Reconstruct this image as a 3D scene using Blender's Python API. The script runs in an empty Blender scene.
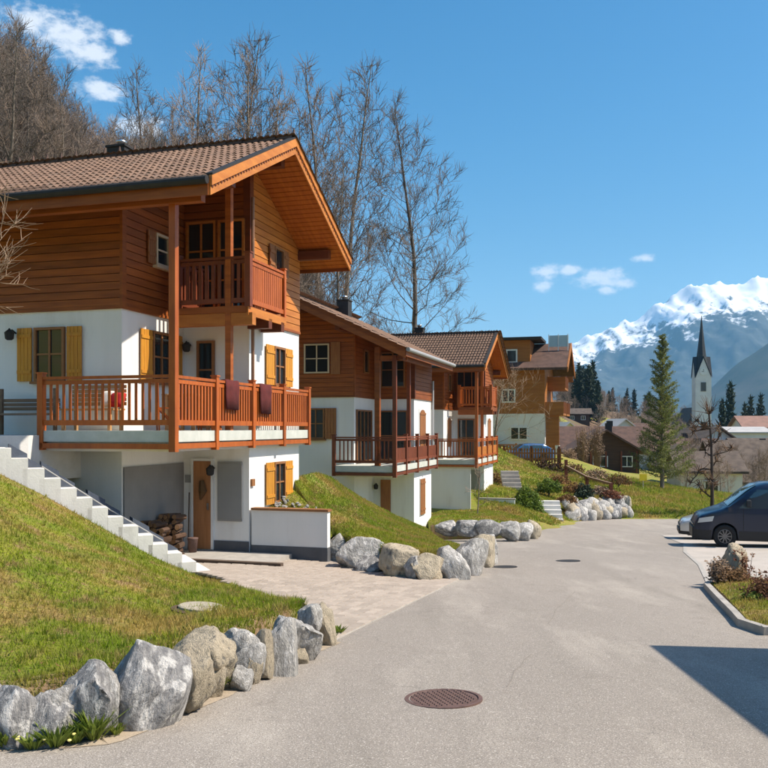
import bpy, math, random
import numpy as np
from mathutils import Vector, Matrix, Quaternion, noise as mnoise

sc = bpy.context.scene
COL = sc.collection
R_ = math.radians
FPX = 850.0

# ------------------------------------------------------------------ camera
cam_d = bpy.data.cameras.new('camera')
cam = bpy.data.objects.new('camera', cam_d)
COL.objects.link(cam)
cam_d.sensor_width = 36.0
cam_d.lens = FPX / 768 * 36
cam_d.shift_y = 44.0 / 768
cam_d.clip_start = 0.1
cam_d.clip_end = 60000
cam.location = (0, 0, 0)
cam.rotation_euler = (R_(90), 0, 0)
sc.camera = cam

# ------------------------------------------------------------------ sun, sky, exposure
SUN_EL = R_(50)
SUN_AZ = R_(-5)           # angle from +X towards +Y
sun_dir = Vector((math.cos(SUN_EL) * math.cos(SUN_AZ), math.cos(SUN_EL) * math.sin(SUN_AZ), math.sin(SUN_EL)))
sun_d = bpy.data.lights.new('sun', 'SUN')
sun_d.energy = 4.4
sun_d.angle = R_(0.5)
sun_d.color = (1.0, 0.90, 0.765)
sun = bpy.data.objects.new('sun', sun_d)
COL.objects.link(sun)
sun.rotation_euler = sun_dir.to_track_quat('Z', 'Y').to_euler()

world = bpy.data.worlds.new('World')
sc.world = world
world.use_nodes = True
wt = world.node_tree
wt.nodes.clear()
w_out = wt.nodes.new('ShaderNodeOutputWorld')
w_bg = wt.nodes.new('ShaderNodeBackground')
w_bg.inputs[1].default_value = 0.086
w_sky = wt.nodes.new('ShaderNodeTexSky')
w_sky.sky_type = 'NISHITA'
w_sky.sun_disc = False
w_sky.sun_elevation = SUN_EL
w_sky.sun_rotation = R_(90) - SUN_AZ
w_sky.altitude = 900
w_sky.air_density = 1.25
w_sky.dust_density = 2.6
w_sky.ozone_density = 3.0
w_tc = wt.nodes.new('ShaderNodeTexCoord')
def wmath(op, a, b=None, c=None):
    n = wt.nodes.new('ShaderNodeMath'); n.operation = op
    for i, x in enumerate((a, b, c)):
        if x is None: continue
        if isinstance(x, (int, float)): n.inputs[i].default_value = x
        else: wt.links.new(x, n.inputs[i])
    return n.outputs[0]
# small fair-weather clouds: (direction, angular size)
def pdir(px, py): return Vector(((px - 384) / FPX, 1.0, (428 - py) / FPX)).normalized()
clouds = [(pdir(70, 38), .046, .028), (pdir(92, 52), .030, .020), (pdir(30, 22), .03, .02), (pdir(119, 37), .015, .010), (pdir(100, 90), .030, .014),
          (pdir(140, 128), .034, .018), (pdir(547, 272), .020, .012), (pdir(569, 270), .018, .010), (pdir(603, 278), .040, .014),
          (pdir(620, 283), .020, .010), (pdir(543, 286), .014, .008), (pdir(645, 258), .014, .006), (pdir(607, 290), .016, .006)]
rc = random.Random(5)
for k in range(7):
    an = R_(rc.uniform(60, 320)); el = R_(rc.uniform(10, 35))
    clouds.append((Vector((math.sin(an) * math.cos(el), math.cos(an) * math.cos(el), math.sin(el))), rc.uniform(.04, .08), rc.uniform(.02, .04)))
acc = None
for c, sw, sh in clouds:
    s = wt.nodes.new('ShaderNodeVectorMath'); s.operation = 'SUBTRACT'
    wt.links.new(w_tc.outputs['Generated'], s.inputs[0]); s.inputs[1].default_value = c
    m = wt.nodes.new('ShaderNodeVectorMath'); m.operation = 'MULTIPLY'
    wt.links.new(s.outputs[0], m.inputs[0]); m.inputs[1].default_value = (1 / sw, 1 / sw, 1 / sh)
    l = wt.nodes.new('ShaderNodeVectorMath'); l.operation = 'LENGTH'
    wt.links.new(m.outputs[0], l.inputs[0])
    g = wmath('SUBTRACT', 1.0, l.outputs['Value'])
    acc = g if acc is None else wmath('MAXIMUM', acc, g)
w_n = wt.nodes.new('ShaderNodeTexNoise')
w_n.inputs['Scale'].default_value = 62; w_n.inputs['Detail'].default_value = 9; w_n.inputs['Roughness'].default_value = .62
w_mp = wt.nodes.new('ShaderNodeMapping'); w_mp.inputs['Scale'].default_value = (1, 1, 1.7)
wt.links.new(w_tc.outputs['Generated'], w_mp.inputs[0]); wt.links.new(w_mp.outputs[0], w_n.inputs['Vector'])
dens = wmath('ADD', wmath('MULTIPLY', acc, 0.98), wmath('MULTIPLY', wmath('SUBTRACT', w_n.outputs[0], .5), 2.0))
mr = wt.nodes.new('ShaderNodeMapRange'); mr.interpolation_type = 'SMOOTHSTEP'
wt.links.new(dens, mr.inputs[0]); mr.inputs[1].default_value = 0.0; mr.inputs[2].default_value = 0.9
mr.inputs[4].default_value = 0.85
w_mix = wt.nodes.new('ShaderNodeMix'); w_mix.data_type = 'RGBA'
wt.links.new(mr.outputs[0], w_mix.inputs['Factor'])
w_hs = wt.nodes.new('ShaderNodeHueSaturation'); w_hs.inputs['Saturation'].default_value = 1.43; w_hs.inputs['Hue'].default_value = .494
wt.links.new(w_sky.outputs[0], w_hs.inputs['Color'])
wt.links.new(w_hs.outputs[0], w_mix.inputs['A'])
w_mix.inputs['B'].default_value = (7.2, 7.3, 7.6, 1)
wt.links.new(w_mix.outputs['Result'], w_bg.inputs[0])
wt.links.new(w_bg.outputs[0], w_out.inputs[0])

vs = sc.view_settings
vs.view_transform = 'Standard'; vs.look = 'None'; vs.gamma = 1.0; vs.use_curve_mapping = False
vs.exposure = 0.82
sc.cycles.max_bounces = 6
sc.cycles.diffuse_bounces = 3
sc.cycles.glossy_bounces = 3
sc.cycles.transparent_max_bounces = 6
sc.cycles.volume_bounces = 1
sc.cycles.use_denoising = True
sc.cycles.caustics_reflective = False
sc.cycles.caustics_refractive = False

# ------------------------------------------------------------------ helpers
def at(px, py, Y):
    return Vector(((px - 384) / FPX * Y, Y, (428 - py) / FPX * Y))

def prop(o, label=None, cat=None, group=None, kind=None):
    if label: o['label'] = label
    if cat: o['category'] = cat
    if group: o['group'] = group
    if kind: o['kind'] = kind
    return o

def link(name, data, parent=None, loc=(0, 0, 0), rot=(0, 0, 0), scale=(1, 1, 1)):
    o = bpy.data.objects.new(name, data)
    COL.objects.link(o)
    o.parent = parent
    o.location = loc; o.rotation_euler = rot; o.scale = scale
    return o

def empty(name, loc=(0, 0, 0), rz=0, label=None, cat=None, group=None, parent=None):
    o = link(name, None, parent, loc, (0, 0, rz))
    o.empty_display_size = .2
    return prop(o, label, cat, group)

class MB:
    def __init__(s): s.v = []; s.f = []
    def add(s, vs_, fs):
        n = len(s.v); s.v += [tuple(p) for p in vs_]; s.f += [tuple(i + n for i in f) for f in fs]; return s
    def box(s, x0, x1, y0, y1, z0, z1):
        return s.add([(x0, y0, z0), (x1, y0, z0), (x1, y1, z0), (x0, y1, z0), (x0, y0, z1), (x1, y0, z1), (x1, y1, z1), (x0, y1, z1)],
                     [(0, 3, 2, 1), (4, 5, 6, 7), (0, 1, 5, 4), (1, 2, 6, 5), (2, 3, 7, 6), (3, 0, 4, 7)])
    def hexa(s, p):
        return s.add(p, [(0, 3, 2, 1), (4, 5, 6, 7), (0, 1, 5, 4), (1, 2, 6, 5), (2, 3, 7, 6), (3, 0, 4, 7)])
    def bar(s, p0, p1, w, h, up=(0, 0, 1)):
        p0 = Vector(p0); p1 = Vector(p1); d = (p1 - p0).normalized(); up = Vector(up)
        sd = d.cross(up).normalized() * (w / 2); u = sd.cross(d).normalized() * (h / 2)
        return s.hexa([p0 - sd - u, p0 + sd - u, p1 + sd - u, p1 - sd - u, p0 - sd + u, p0 + sd + u, p1 + sd + u, p1 - sd + u])
    def tube(s, pts, rs, n=8, cap=True):
        rings = []; pts = [Vector(p) for p in pts]
        if not hasattr(rs, '__len__'): rs = [rs] * len(pts)
        for i, p in enumerate(pts):
            d = (pts[min(i + 1, len(pts) - 1)] - pts[max(i - 1, 0)]).normalized()
            a = d.orthogonal().normalized() if i == 0 else (rings_a - d * rings_a.dot(d)).normalized()
            rings_a = a; b = d.cross(a)
            rings.append([p + (a * math.cos(2 * math.pi * k / n) + b * math.sin(2 * math.pi * k / n)) * rs[i] for k in range(n)])
        fs = [(i * n + k, i * n + (k + 1) % n, (i + 1) * n + (k + 1) % n, (i + 1) * n + k) for i in range(len(pts) - 1) for k in range(n)]
        if cap: fs += [tuple(range(n))[::-1], tuple((len(pts) - 1) * n + k for k in range(n))]
        return s.add([q for r in rings for q in r], fs)
    def lathe(s, prof, n=16, c=(0, 0, 0)):
        vs_ = [(c[0] + r * math.cos(2 * math.pi * k / n), c[1] + r * math.sin(2 * math.pi * k / n), c[2] + z) for r, z in prof for k in range(n)]
        fs = [(i * n + k, i * n + (k + 1) % n, (i + 1) * n + (k + 1) % n, (i + 1) * n + k) for i in range(len(prof) - 1) for k in range(n)]
        fs += [tuple(range(n))[::-1], tuple((len(prof) - 1) * n + k for k in range(n))]
        return s.add(vs_, fs)
    def prism(s, poly, z0, z1):
        n = len(poly)
        g = lambda z, p: z(*p) if callable(z) else z
        vs_ = [(p[0], p[1], g(z0, p)) for p in poly] + [(p[0], p[1], g(z1, p)) for p in poly]
        return s.add(vs_, [tuple(range(n))[::-1], tuple(range(n, 2 * n))] + [(i, (i + 1) % n, n + (i + 1) % n, n + i) for i in range(n)])
    def mesh(s, name, mat, smooth=False):
        me = bpy.data.meshes.new(name)
        me.from_pydata(s.v, [], s.f); me.update()
        if mat: me.materials.append(mat)
        if smooth: me.polygons.foreach_set('use_smooth', [True] * len(me.polygons))
        return me
    def build(s, name, mat, parent=None, smooth=False, loc=(0, 0, 0), rot=(0, 0, 0), bevel=0):
        o = link(name, s.mesh(name, mat, smooth), parent, loc, rot)
        if bevel:
            m = o.modifiers.new('bevel', 'BEVEL'); m.width = bevel; m.segments = 2; m.limit_method = 'ANGLE'
        return o

def np_mesh(name, verts, faces, mat, smooth=False, k=3):
    me = bpy.data.meshes.new(name)
    verts = np.asarray(verts, np.float32); faces = np.asarray(faces, np.int32)
    me.vertices.add(len(verts)); me.vertices.foreach_set('co', verts.ravel())
    nf = len(faces)
    me.loops.add(nf * k); me.loops.foreach_set('vertex_index', faces.ravel())
    me.polygons.add(nf); me.polygons.foreach_set('loop_start', np.arange(0, nf * k, k, dtype=np.int32))
    me.polygons.foreach_set('loop_total', np.full(nf, k, np.int32))
    if smooth: me.polygons.foreach_set('use_smooth', np.ones(nf, bool))
    me.update(calc_edges=True)
    if mat: me.materials.append(mat)
    return me

# ------------------------------------------------------------------ materials
def mat(name, c1, c2=None, scale=4, rough=.75, bump=0, bscale=None, rnd=0, stretch=(1, 1, 1), coord='Object', spec=.4,
        metal=0, detail=6, c3=None, scale3=1, lo=.35, hi=.65, coat=0, bdist=.02, lo3=.5, hi3=.65):
    m = bpy.data.materials.new(name); m.use_nodes = True
    nt = m.node_tree; N = nt.nodes; L = nt.links
    p = N['Principled BSDF']
    p.inputs['Roughness'].default_value = rough
    p.inputs['Metallic'].default_value = metal
    p.inputs['Specular IOR Level'].default_value = spec
    if coat: p.inputs['Coat Weight'].default_value = coat; p.inputs['Coat Roughness'].default_value = .04
    if coord == 'World':
        g = N.new('ShaderNodeNewGeometry'); src = g.outputs['Position']
    else:
        g = N.new('ShaderNodeTexCoord'); src = g.outputs['Object']
    mp = N.new('ShaderNodeMapping'); mp.inputs['Scale'].default_value = stretch
    L.new(src, mp.inputs[0])
    oi = None
    if rnd:
        oi = N.new('ShaderNodeObjectInfo')
        v = N.new('ShaderNodeVectorMath'); v.operation = 'MULTIPLY_ADD'
        v.inputs[0].default_value = (37, 53, 19)
        L.new(oi.outputs['Random'], v.inputs[1]); L.new(mp.outputs[0], v.inputs[2])
        vec = v.outputs[0]
    else: vec = mp.outputs[0]
    def ns(sc_, det=detail, ro=.6):
        n = N.new('ShaderNodeTexNoise'); n.inputs['Scale'].default_value = sc_; n.inputs['Detail'].default_value = det
        n.inputs['Roughness'].default_value = ro; L.new(vec, n.inputs['Vector']); return n.outputs[0]
    def rng(x, a, b):
        r = N.new('ShaderNodeMapRange'); r.inputs[1].default_value = a; r.inputs[2].default_value = b
        L.new(x, r.inputs[0]); return r.outputs[0]
    def mix(f, a, b):
        x = N.new('ShaderNodeMix'); x.data_type = 'RGBA'; L.new(f, x.inputs['Factor'])
        for k, q in (('A', a), ('B', b)):
            if isinstance(q, tuple): x.inputs[k].default_value = (*q[:3], 1)
            else: L.new(q, x.inputs[k])
        return x.outputs['Result']
    col = None
    if c2: col = mix(rng(ns(scale), lo, hi), c1, c2)
    if c3: col = mix(rng(ns(scale3), lo3, hi3), col if col else c1, c3)
    if rnd:
        h = N.new('ShaderNodeHueSaturation')
        r = N.new('ShaderNodeMapRange'); r.inputs[3].default_value = 1 - rnd; r.inputs[4].default_value = 1 + rnd
        L.new(oi.outputs['Random'], r.inputs[0]); L.new(r.outputs[0], h.inputs['Value'])
        if col: L.new(col, h.inputs['Color'])
        else: h.inputs['Color'].default_value = (*c1, 1)
        col = h.outputs[0]
    if col: L.new(col, p.inputs['Base Color'])
    else: p.inputs['Base Color'].default_value = (*c1, 1)
    if bump:
        b = N.new('ShaderNodeBump'); b.inputs['Strength'].default_value = bump; b.inputs['Distance'].default_value = bdist
        L.new(ns(bscale or scale * 3), b.inputs['Height']); L.new(b.outputs[0], p.inputs['Normal'])
    return m

WOOD = mat('stained_larch', (.33, .09, .0135), (.21, .052, .008), 3, .55, .25, 30, rnd=.24, stretch=(.35, .35, 3.5))
WOODV = mat('stained_larch_upright', (.37, .115, .026), (.26, .07, .017), 3, .5, .2, 30, rnd=.14, stretch=(5, 5, .4))
WOODL = mat('light_larch', (.55, .20, .034), (.42, .135, .022), 3, .55, .2, 25, rnd=.12, stretch=(.5, .5, 3))
WOODD = mat('dark_stained_beam', (.17, .042, .012), (.11, .027, .009), 3, .55, .2, 25, rnd=.12, stretch=(.5, .5, 3))
SOFFIT = mat('soffit_boards', (.52, .145, .016), (.40, .10, .012), 3, .6, .15, 20, rnd=.12, stretch=(4, .5, .5))
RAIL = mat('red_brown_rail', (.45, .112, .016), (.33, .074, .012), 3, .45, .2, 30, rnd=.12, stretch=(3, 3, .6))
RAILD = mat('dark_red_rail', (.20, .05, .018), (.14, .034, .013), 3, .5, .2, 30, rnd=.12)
PLASTER = mat('white_plaster', (.82, .81, .78), (.77, .76, .73), 1.2, .9, .22, 45, c3=(.64, .61, .56), scale3=1.3, lo3=.56, hi3=.86, stretch=(1.6, 1.6, .35))
GREYPL = mat('grey_plaster', (.25, .24, .225), (.22, .21, .20), 2, .9, .1, 60)
GREYPANEL = mat('grey_panel', (.33, .325, .31), (.30, .295, .285), 2, .6)
SOCLE = mat('dark_grey_socle', (.115, .12, .13), (.085, .09, .10), 3, .85, .1, 40)
SHUT = mat('ochre_shutter', (.64, .29, .028), (.50, .20, .022), 4, .5, .2, 30, rnd=.1, stretch=(6, 6, .6))
SHUTB = mat('brown_shutter', (.36, .15, .05), (.27, .10, .035), 4, .5, .2, 30, rnd=.1, stretch=(6, 6, .6))
FRAME = mat('window_frame_wood', (.30, .13, .045), (.24, .10, .035), 4, .5)
FRAMEW = mat('pale_window_frame', (.62, .50, .36), None, 4, .5)
WHITEP = mat('white_paint', (.78, .78, .76), (.72, .72, .70), 3, .5)
GLASS = mat('window_glass', (.018, .024, .028), None, rough=.04, spec=.7)
TILE = mat('concrete_roof_tile', (.225, .135, .088), (.155, .09, .06), 6, .8, .3, 40, rnd=.17, c3=(.17, .13, .10), scale3=3, lo3=.55, hi3=.8)
TILEJ = mat('concrete_roof_tile_far', (.22, .13, .085), (.14, .083, .056), 5, .8, .3, 30, coord='World')
TILED = mat('dark_ridge_tile', (.12, .07, .05), (.08, .05, .04), 5, .8, .2, 30, rnd=.15)
METALD = mat('dark_gutter_metal', (.028, .026, .025), (.04, .037, .035), 4, .65, spec=.25)
STEEL = mat('bright_steel', (.62, .62, .62), None, rough=.3, metal=1)
COPPER = mat('aged_copper_pipe', (.30, .16, .09), (.22, .12, .08), 8, .5, metal=.4)
CONC = mat('pale_concrete', (.74, .72, .68), (.66, .64, .60), 3, .9, .2, 30, rnd=.05, c3=(.52, .50, .46), scale3=1.5, lo3=.58, hi3=.85)
SLABEDGE = mat('pale_slab_edge', (.56, .57, .52), (.47, .49, .44), 4, .85, .1, 30)
SOIL = mat('dry_soil_edge', (.25, .165, .09), (.17, .11, .06), 9, .95, .6, 25, coord='World', c3=(.20, .19, .06), scale3=4, lo3=.48, hi3=.62)
SAND = mat('sandy_verge', (.42, .34, .25), (.32, .26, .19), 7, .95, .4, 50, coord='World')
TREAD_SHADE = mat('tread_shade_grey', (.07, .085, .11), (.05, .06, .085), 4, .9, .3, 20)  # blue-grey of the deck's shade, put into the colour of blocks behind the steps
CUSHR = mat('red_cushion', (.56, .02, .025), (.40, .012, .02), 8, .9, .2, 20)
CUSHW = mat('white_cushion', (.75, .73, .68), None, rough=.9)
TOWEL = mat('dark_red_cloth', (.115, .018, .016), (.075, .012, .012), 5, .95, .3, 30)
LOGEND = mat('cut_log_end', (.36, .20, .09), (.26, .13, .055), 10, .85, .2, 30, rnd=.3)
BARK = mat('log_bark', (.10, .055, .032), (.06, .034, .022), 8, .9, .5, 20, rnd=.2)
STONE_G = mat('grey_blue_stone', (.335, .325, .315), (.165, .163, .165), 3.0, .85, .8, 9, c3=(.56, .545, .52), scale3=2.0, rnd=.12, stretch=(1.7, 1.7, .9), lo3=.50, hi3=.60, bdist=.05)
STONE_W = mat('whitish_stone', (.46, .44, .405), (.27, .26, .245), 2.6, .85, .8, 9, c3=(.62, .60, .57), scale3=3, rnd=.12, stretch=(1.7, 1.7, .9), lo3=.5, hi3=.62, bdist=.05)
STONE_B = mat('beige_stone', (.52, .44, .32), (.34, .29, .21), 3.0, .85, .8, 9, c3=(.15, .14, .12), scale3=2.6, rnd=.12, stretch=(1.6, 1.6, .9), lo3=.55, hi3=.68, bdist=.05)
PAVER = mat('paver_stone', (.41, .345, .285), (.34, .285, .235), 6, .9, .25, 60, rnd=.14)
PAVERJ = mat('paver_bed', (.30, .26, .21), (.25, .21, .17), 8, .95, .2, 40, coord='World')
KERB = mat('kerb_concrete', (.42, .39, .35), (.33, .31, .28), 5, .9, .2, 40, rnd=.08)
IRON = mat('rusty_cast_iron', (.15, .085, .068), (.10, .058, .048), 12, .7, .3, 40, spec=.5)
MANC = mat('concrete_cover', (.40, .35, .27), (.32, .28, .21), 8, .9, .2, 40)
BARKT = mat('grey_bark', (.25, .205, .165), (.15, .12, .095), 6, .9, .3, 20, rnd=.25, stretch=(3, 3, 1))
TWIG = mat('brown_twigs', (.31, .235, .185), (.23, .17, .13), 1.5, .9, rnd=.28)
TWIGG = mat('grey_twigs', (.165, .135, .115), (.115, .092, .078), 1.5, .9, rnd=.2)
TWIGP = mat('pale_twigs', (.34, .24, .16), (.26, .17, .11), 2, .9, rnd=.15)
NEEDLE = mat('larch_needles', (.20, .215, .055), (.10, .125, .04), .8, .8, rnd=.15)
SPRUCE = mat('spruce_needles', (.022, .036, .022), (.034, .05, .026), .3, .85, rnd=.3)
HEDGE = mat('hedge_leaves', (.17, .24, .03), (.09, .14, .022), 1.6, .7, rnd=.1)
DRYLEAF = mat('dry_leaves', (.24, .13, .05), (.15, .085, .035), 2.5, .85, rnd=.2)
REDLEAF = mat('red_brown_leaves', (.17, .05, .03), (.24, .12, .06), 2.5, .8, rnd=.2)
YELFL = mat('yellow_flowers', (.75, .62, .10), (.70, .66, .30), 3, .7)
LEAFG = mat('weed_leaves', (.22, .28, .045), (.15, .21, .03), 3, .7)
YELLOW = mat('yellow_sign_paint', (.80, .58, .02), None, rough=.5)
VANP = mat('dark_blue_car_paint', (.004, .014, .04), None, rough=.35, spec=.35, coat=.35)
VANPL = mat('black_car_plastic', (.02, .021, .024), None, rough=.55)
CARGL = mat('car_glass', (.035, .065, .085), None, rough=.03, spec=.9)
TYRE = mat('tyre_rubber', (.016, .016, .017), None, rough=.85)
RIMM = mat('wheel_rim_metal', (.16, .16, .165), None, rough=.4, metal=.8)
HEADL = mat('headlight_glass', (.55, .57, .58), None, rough=.1, spec=.8)
SILVER = mat('silver_car_paint', (.58, .58, .57), None, rough=.3, spec=.6, coat=1.0, metal=.2)
BLUEP = mat('blue_car_paint', (.03, .10, .24), None, rough=.3, coat=1.0)
ROOFR = mat('far_red_brown_roof', (.125, .07, .052), (.068, .039, .03), 1.6, .85, .3, 3, coord='World')
ROOFB = mat('far_grey_brown_roof', (.13, .098, .076), (.07, .052, .042), 1.6, .85, .3, 3, coord='World')
ROOFW = mat('far_pale_roof', (.46, .44, .42), (.38, .37, .36), .8, .7, coord='World')
SPIRE = mat('dark_spire_slate', (.018, .02, .024), (.03, .033, .037), 1, .5)
FARWOOD = mat('far_dark_timber', (.085, .045, .028), (.055, .03, .02), 2, .8, coord='World', stretch=(.3, .3, 3))
OCHREWOOD = mat('ochre_timber_cladding', (.38, .14, .025), (.27, .095, .017), 1.5, .6, .15, 12, stretch=(.3, .3, 3))
FARPL = mat('far_white_plaster', (.74, .73, .71), (.66, .65, .63), .6, .9)

for _m in (NEEDLE, HEDGE, LEAFG, DRYLEAF, REDLEAF):
    _N = _m.node_tree.nodes; _L = _m.node_tree.links; _p = _N['Principled BSDF']
    _t = _N.new('ShaderNodeBsdfTranslucent'); _s = _N.new('ShaderNodeMixShader'); _s.inputs[0].default_value = .35
    _L.new(_p.inputs['Base Color'].links[0].from_socket, _t.inputs[0]); _L.new(_p.outputs[0], _s.inputs[1]); _L.new(_t.outputs[0], _s.inputs[2]); _L.new(_s.outputs[0], _N['Material Output'].inputs[0])

def node_mat(name):
    m = bpy.data.materials.new(name); m.use_nodes = True
    return m, m.node_tree, m.node_tree.nodes['Principled BSDF']

# grass: patches of green, yellow and brown by world position
def grass_mat(name, blade):
    m, nt, p = node_mat(name); N = nt.nodes; L = nt.links
    g = N.new('ShaderNodeNewGeometry')
    def ns(s, d=5, ro=.6, off=0):
        mp = N.new('ShaderNodeMapping'); mp.inputs['Location'].default_value = (off, off * .7, 0); mp.inputs['Scale'].default_value = (1, 1, .2)
        L.new(g.outputs['Position'], mp.inputs[0])
        n = N.new('ShaderNodeTexNoise'); n.inputs['Scale'].default_value = s; n.inputs['Detail'].default_value = d; n.inputs['Roughness'].default_value = ro
        L.new(mp.outputs[0], n.inputs['Vector']); return n.outputs[0]
    def mix(f, lo, hi, a, b):
        r = N.new('ShaderNodeMapRange'); r.inputs[1].default_value = lo; r.inputs[2].default_value = hi; L.new(f, r.inputs[0])
        x = N.new('ShaderNodeMix'); x.data_type = 'RGBA'; L.new(r.outputs[0], x.inputs['Factor'])
        for k, q in (('A', a), ('B', b)):
            if isinstance(q, tuple): x.inputs[k].default_value = (*q, 1)
            else: L.new(q, x.inputs[k])
        return x.outputs['Result']
    green = mix(ns(1.1, 6, .65), .4, .62, (.17, .26, .008), (.27, .31, .014))
    c = mix(ns(.75, 6, .72, 11), .47, .60, green, (.40, .29, .075))
    c = mix(ns(3.2, 5, .7, 5), .53, .66, c, (.36, .235, .11))
    if blade:
        c = mix(ns(45, 2, .5, 3), .45, .75, c, (.33, .30, .10))
    else:
        c = mix(ns(30, 4, .7, 3), .40, .68, c, (.17, .12, .05))
    L.new(c, p.inputs['Base Color']); p.inputs['Roughness'].default_value = .8; p.inputs['Specular IOR Level'].default_value = .25
    if not blade:
        b = N.new('ShaderNodeBump'); b.inputs['Strength'].default_value = .7; b.inputs['Distance'].default_value = .04
        L.new(ns(40, 6, .7), b.inputs['Height']); L.new(b.outputs[0], p.inputs['Normal'])
    if blade:
        tl = N.new('ShaderNodeBsdfTranslucent'); L.new(c, tl.inputs[0]); ms = N.new('ShaderNodeMixShader'); ms.inputs[0].default_value = .42
        L.new(p.outputs[0], ms.inputs[1]); L.new(tl.outputs[0], ms.inputs[2]); L.new(ms.outputs[0], N['Material Output'].inputs[0])
    return m
GRASS = grass_mat('lawn_grass', False)
BLADE = grass_mat('grass_blades', True)

# asphalt, pale and worn
def asphalt():
    m, nt, p = node_mat('pale_asphalt'); N = nt.nodes; L = nt.links
    g = N.new('ShaderNodeNewGeometry')
    def ns(s, d=5, ro=.6, st=(1, 1, 1), rz=0):
        mp = N.new('ShaderNodeMapping'); mp.inputs['Scale'].default_value = st; mp.inputs['Rotation'].default_value = (0, 0, rz)
        L.new(g.outputs['Position'], mp.inputs[0])
        n = N.new('ShaderNodeTexNoise'); n.inputs['Scale'].default_value = s; n.inputs['Detail'].default_value = d; n.inputs['Roughness'].default_value = ro
        L.new(mp.outputs[0], n.inputs['Vector']); return n.outputs[0]
    def mix(f, lo, hi, a, b):
        r = N.new('ShaderNodeMapRange'); r.inputs[1].default_value = lo; r.inputs[2].default_value = hi; L.new(f, r.inputs[0])
        x = N.new('ShaderNodeMix'); x.data_type = 'RGBA'; L.new(r.outputs[0], x.inputs['Factor'])
        for k, q in (('A', a), ('B', b)):
            if isinstance(q, tuple): x.inputs[k].default_value = (*q, 1)
            else: L.new(q, x.inputs[k])
        return x.outputs['Result']
    c = mix(ns(.35, 5, .6, (1, .35, 1), .3), .35, .65, (.275, .24, .203), (.325, .285, .242))
    c = mix(ns(1.4, 6, .7), .55, .75, c, (.235, .20, .165))
    c = mix(ns(2.2, 5, .7, (.35, .06, 1), .28), .50, .68, c, (.40, .355, .30))
    c = mix(ns(.9, 4, .6, (1, .12, 1), .28), .56, .72, c, (.24, .21, .175))
    c = mix(ns(7, 4, .7), .62, .74, c, (.20, .175, .15))
    c = mix(ns(120, 2, .5), .50, .66, c, (.13, .115, .10))
    c = mix(ns(85, 2, .5, (1, 1, 1), .9), .58, .70, c, (.56, .51, .45))
    v = N.new('ShaderNodeTexVoronoi'); v.feature = 'DISTANCE_TO_EDGE'; v.inputs['Scale'].default_value = .28
    dn = N.new('ShaderNodeTexNoise'); dn.inputs['Scale'].default_value = 1.3; dn.inputs['Detail'].default_value = 6
    L.new(g.outputs['Position'], dn.inputs['Vector'])
    va = N.new('ShaderNodeVectorMath'); va.operation = 'MULTIPLY_ADD'; va.inputs[1].default_value = (1.4, 1.4, 0)
    L.new(dn.outputs['Color'], va.inputs[0]); L.new(g.outputs['Position'], va.inputs[2]); L.new(va.outputs[0], v.inputs['Vector'])
    r = N.new('ShaderNodeMapRange'); r.inputs[1].default_value = .0015; r.inputs[2].default_value = .006; r.inputs[3].default_value = .5; r.inputs[4].default_value = 0
    L.new(v.outputs['Distance'], r.inputs[0])
    k = N.new('ShaderNodeMath'); k.operation = 'MULTIPLY'; L.new(r.outputs[0], k.inputs[0])
    rr = N.new('ShaderNodeMapRange'); rr.inputs[1].default_value = .48; rr.inputs[2].default_value = .6; L.new(ns(.5), rr.inputs[0]); L.new(rr.outputs[0], k.inputs[1])
    x = N.new('ShaderNodeMix'); x.data_type = 'RGBA'; L.new(k.outputs[0], x.inputs['Factor']); L.new(c, x.inputs['A']); x.inputs['B'].default_value = (.16, .14, .12, 1)
    L.new(x.outputs['Result'], p.inputs['Base Color']); p.inputs['Roughness'].default_value = .88
    b = N.new('ShaderNodeBump'); b.inputs['Strength'].default_value = .35; b.inputs['Distance'].default_value = .006
    L.new(ns(120, 3, .6), b.inputs['Height']); L.new(b.outputs[0], p.inputs['Normal'])
    return m
ASPH = asphalt()
PARK = mat('pale_concrete_paving', (.47, .42, .37), (.40, .36, .315), 1.2, .9, .3, 60, coord='World', c3=(.34, .30, .26), scale3=25, lo3=.55, hi3=.75)
# ------------------------------------------------------------------ ground
def interp(x, xs, ys): return float(np.interp(x, xs, ys))
RY = [-40, 0, 40, 48, 60, 90, 130]
RZ = [-1.74 + .0735 * 40 * .6, -1.74, -1.74 - .0735 * 40, -5.05, -5.5, -7.0, -8.5]
def R(y): return interp(y, RY, RZ) if y > 0 else -1.74 - .0735 * y * .6
XLY = [-12, 5.2, 5.6, 6.0, 6.5, 7.4, 8.3, 9.9, 19.8, 21.5, 23, 29.5, 31, 33, 37.4, 42, 46.5]
XLX = [-9, -8, -3.4, -2.3, -2.0, -1.75, -1.45, -.62, 2.45, 2.6, 1.4, 1.4, 5.0, 6.3, 7.2, 9.0, 11.6]
def xl(y): return interp(y, XLY, XLX)
U = Vector((.278, .9606, 0)); V = Vector((.9606, -.278, 0))
RZH = -math.atan2(.278, .9606)

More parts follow.
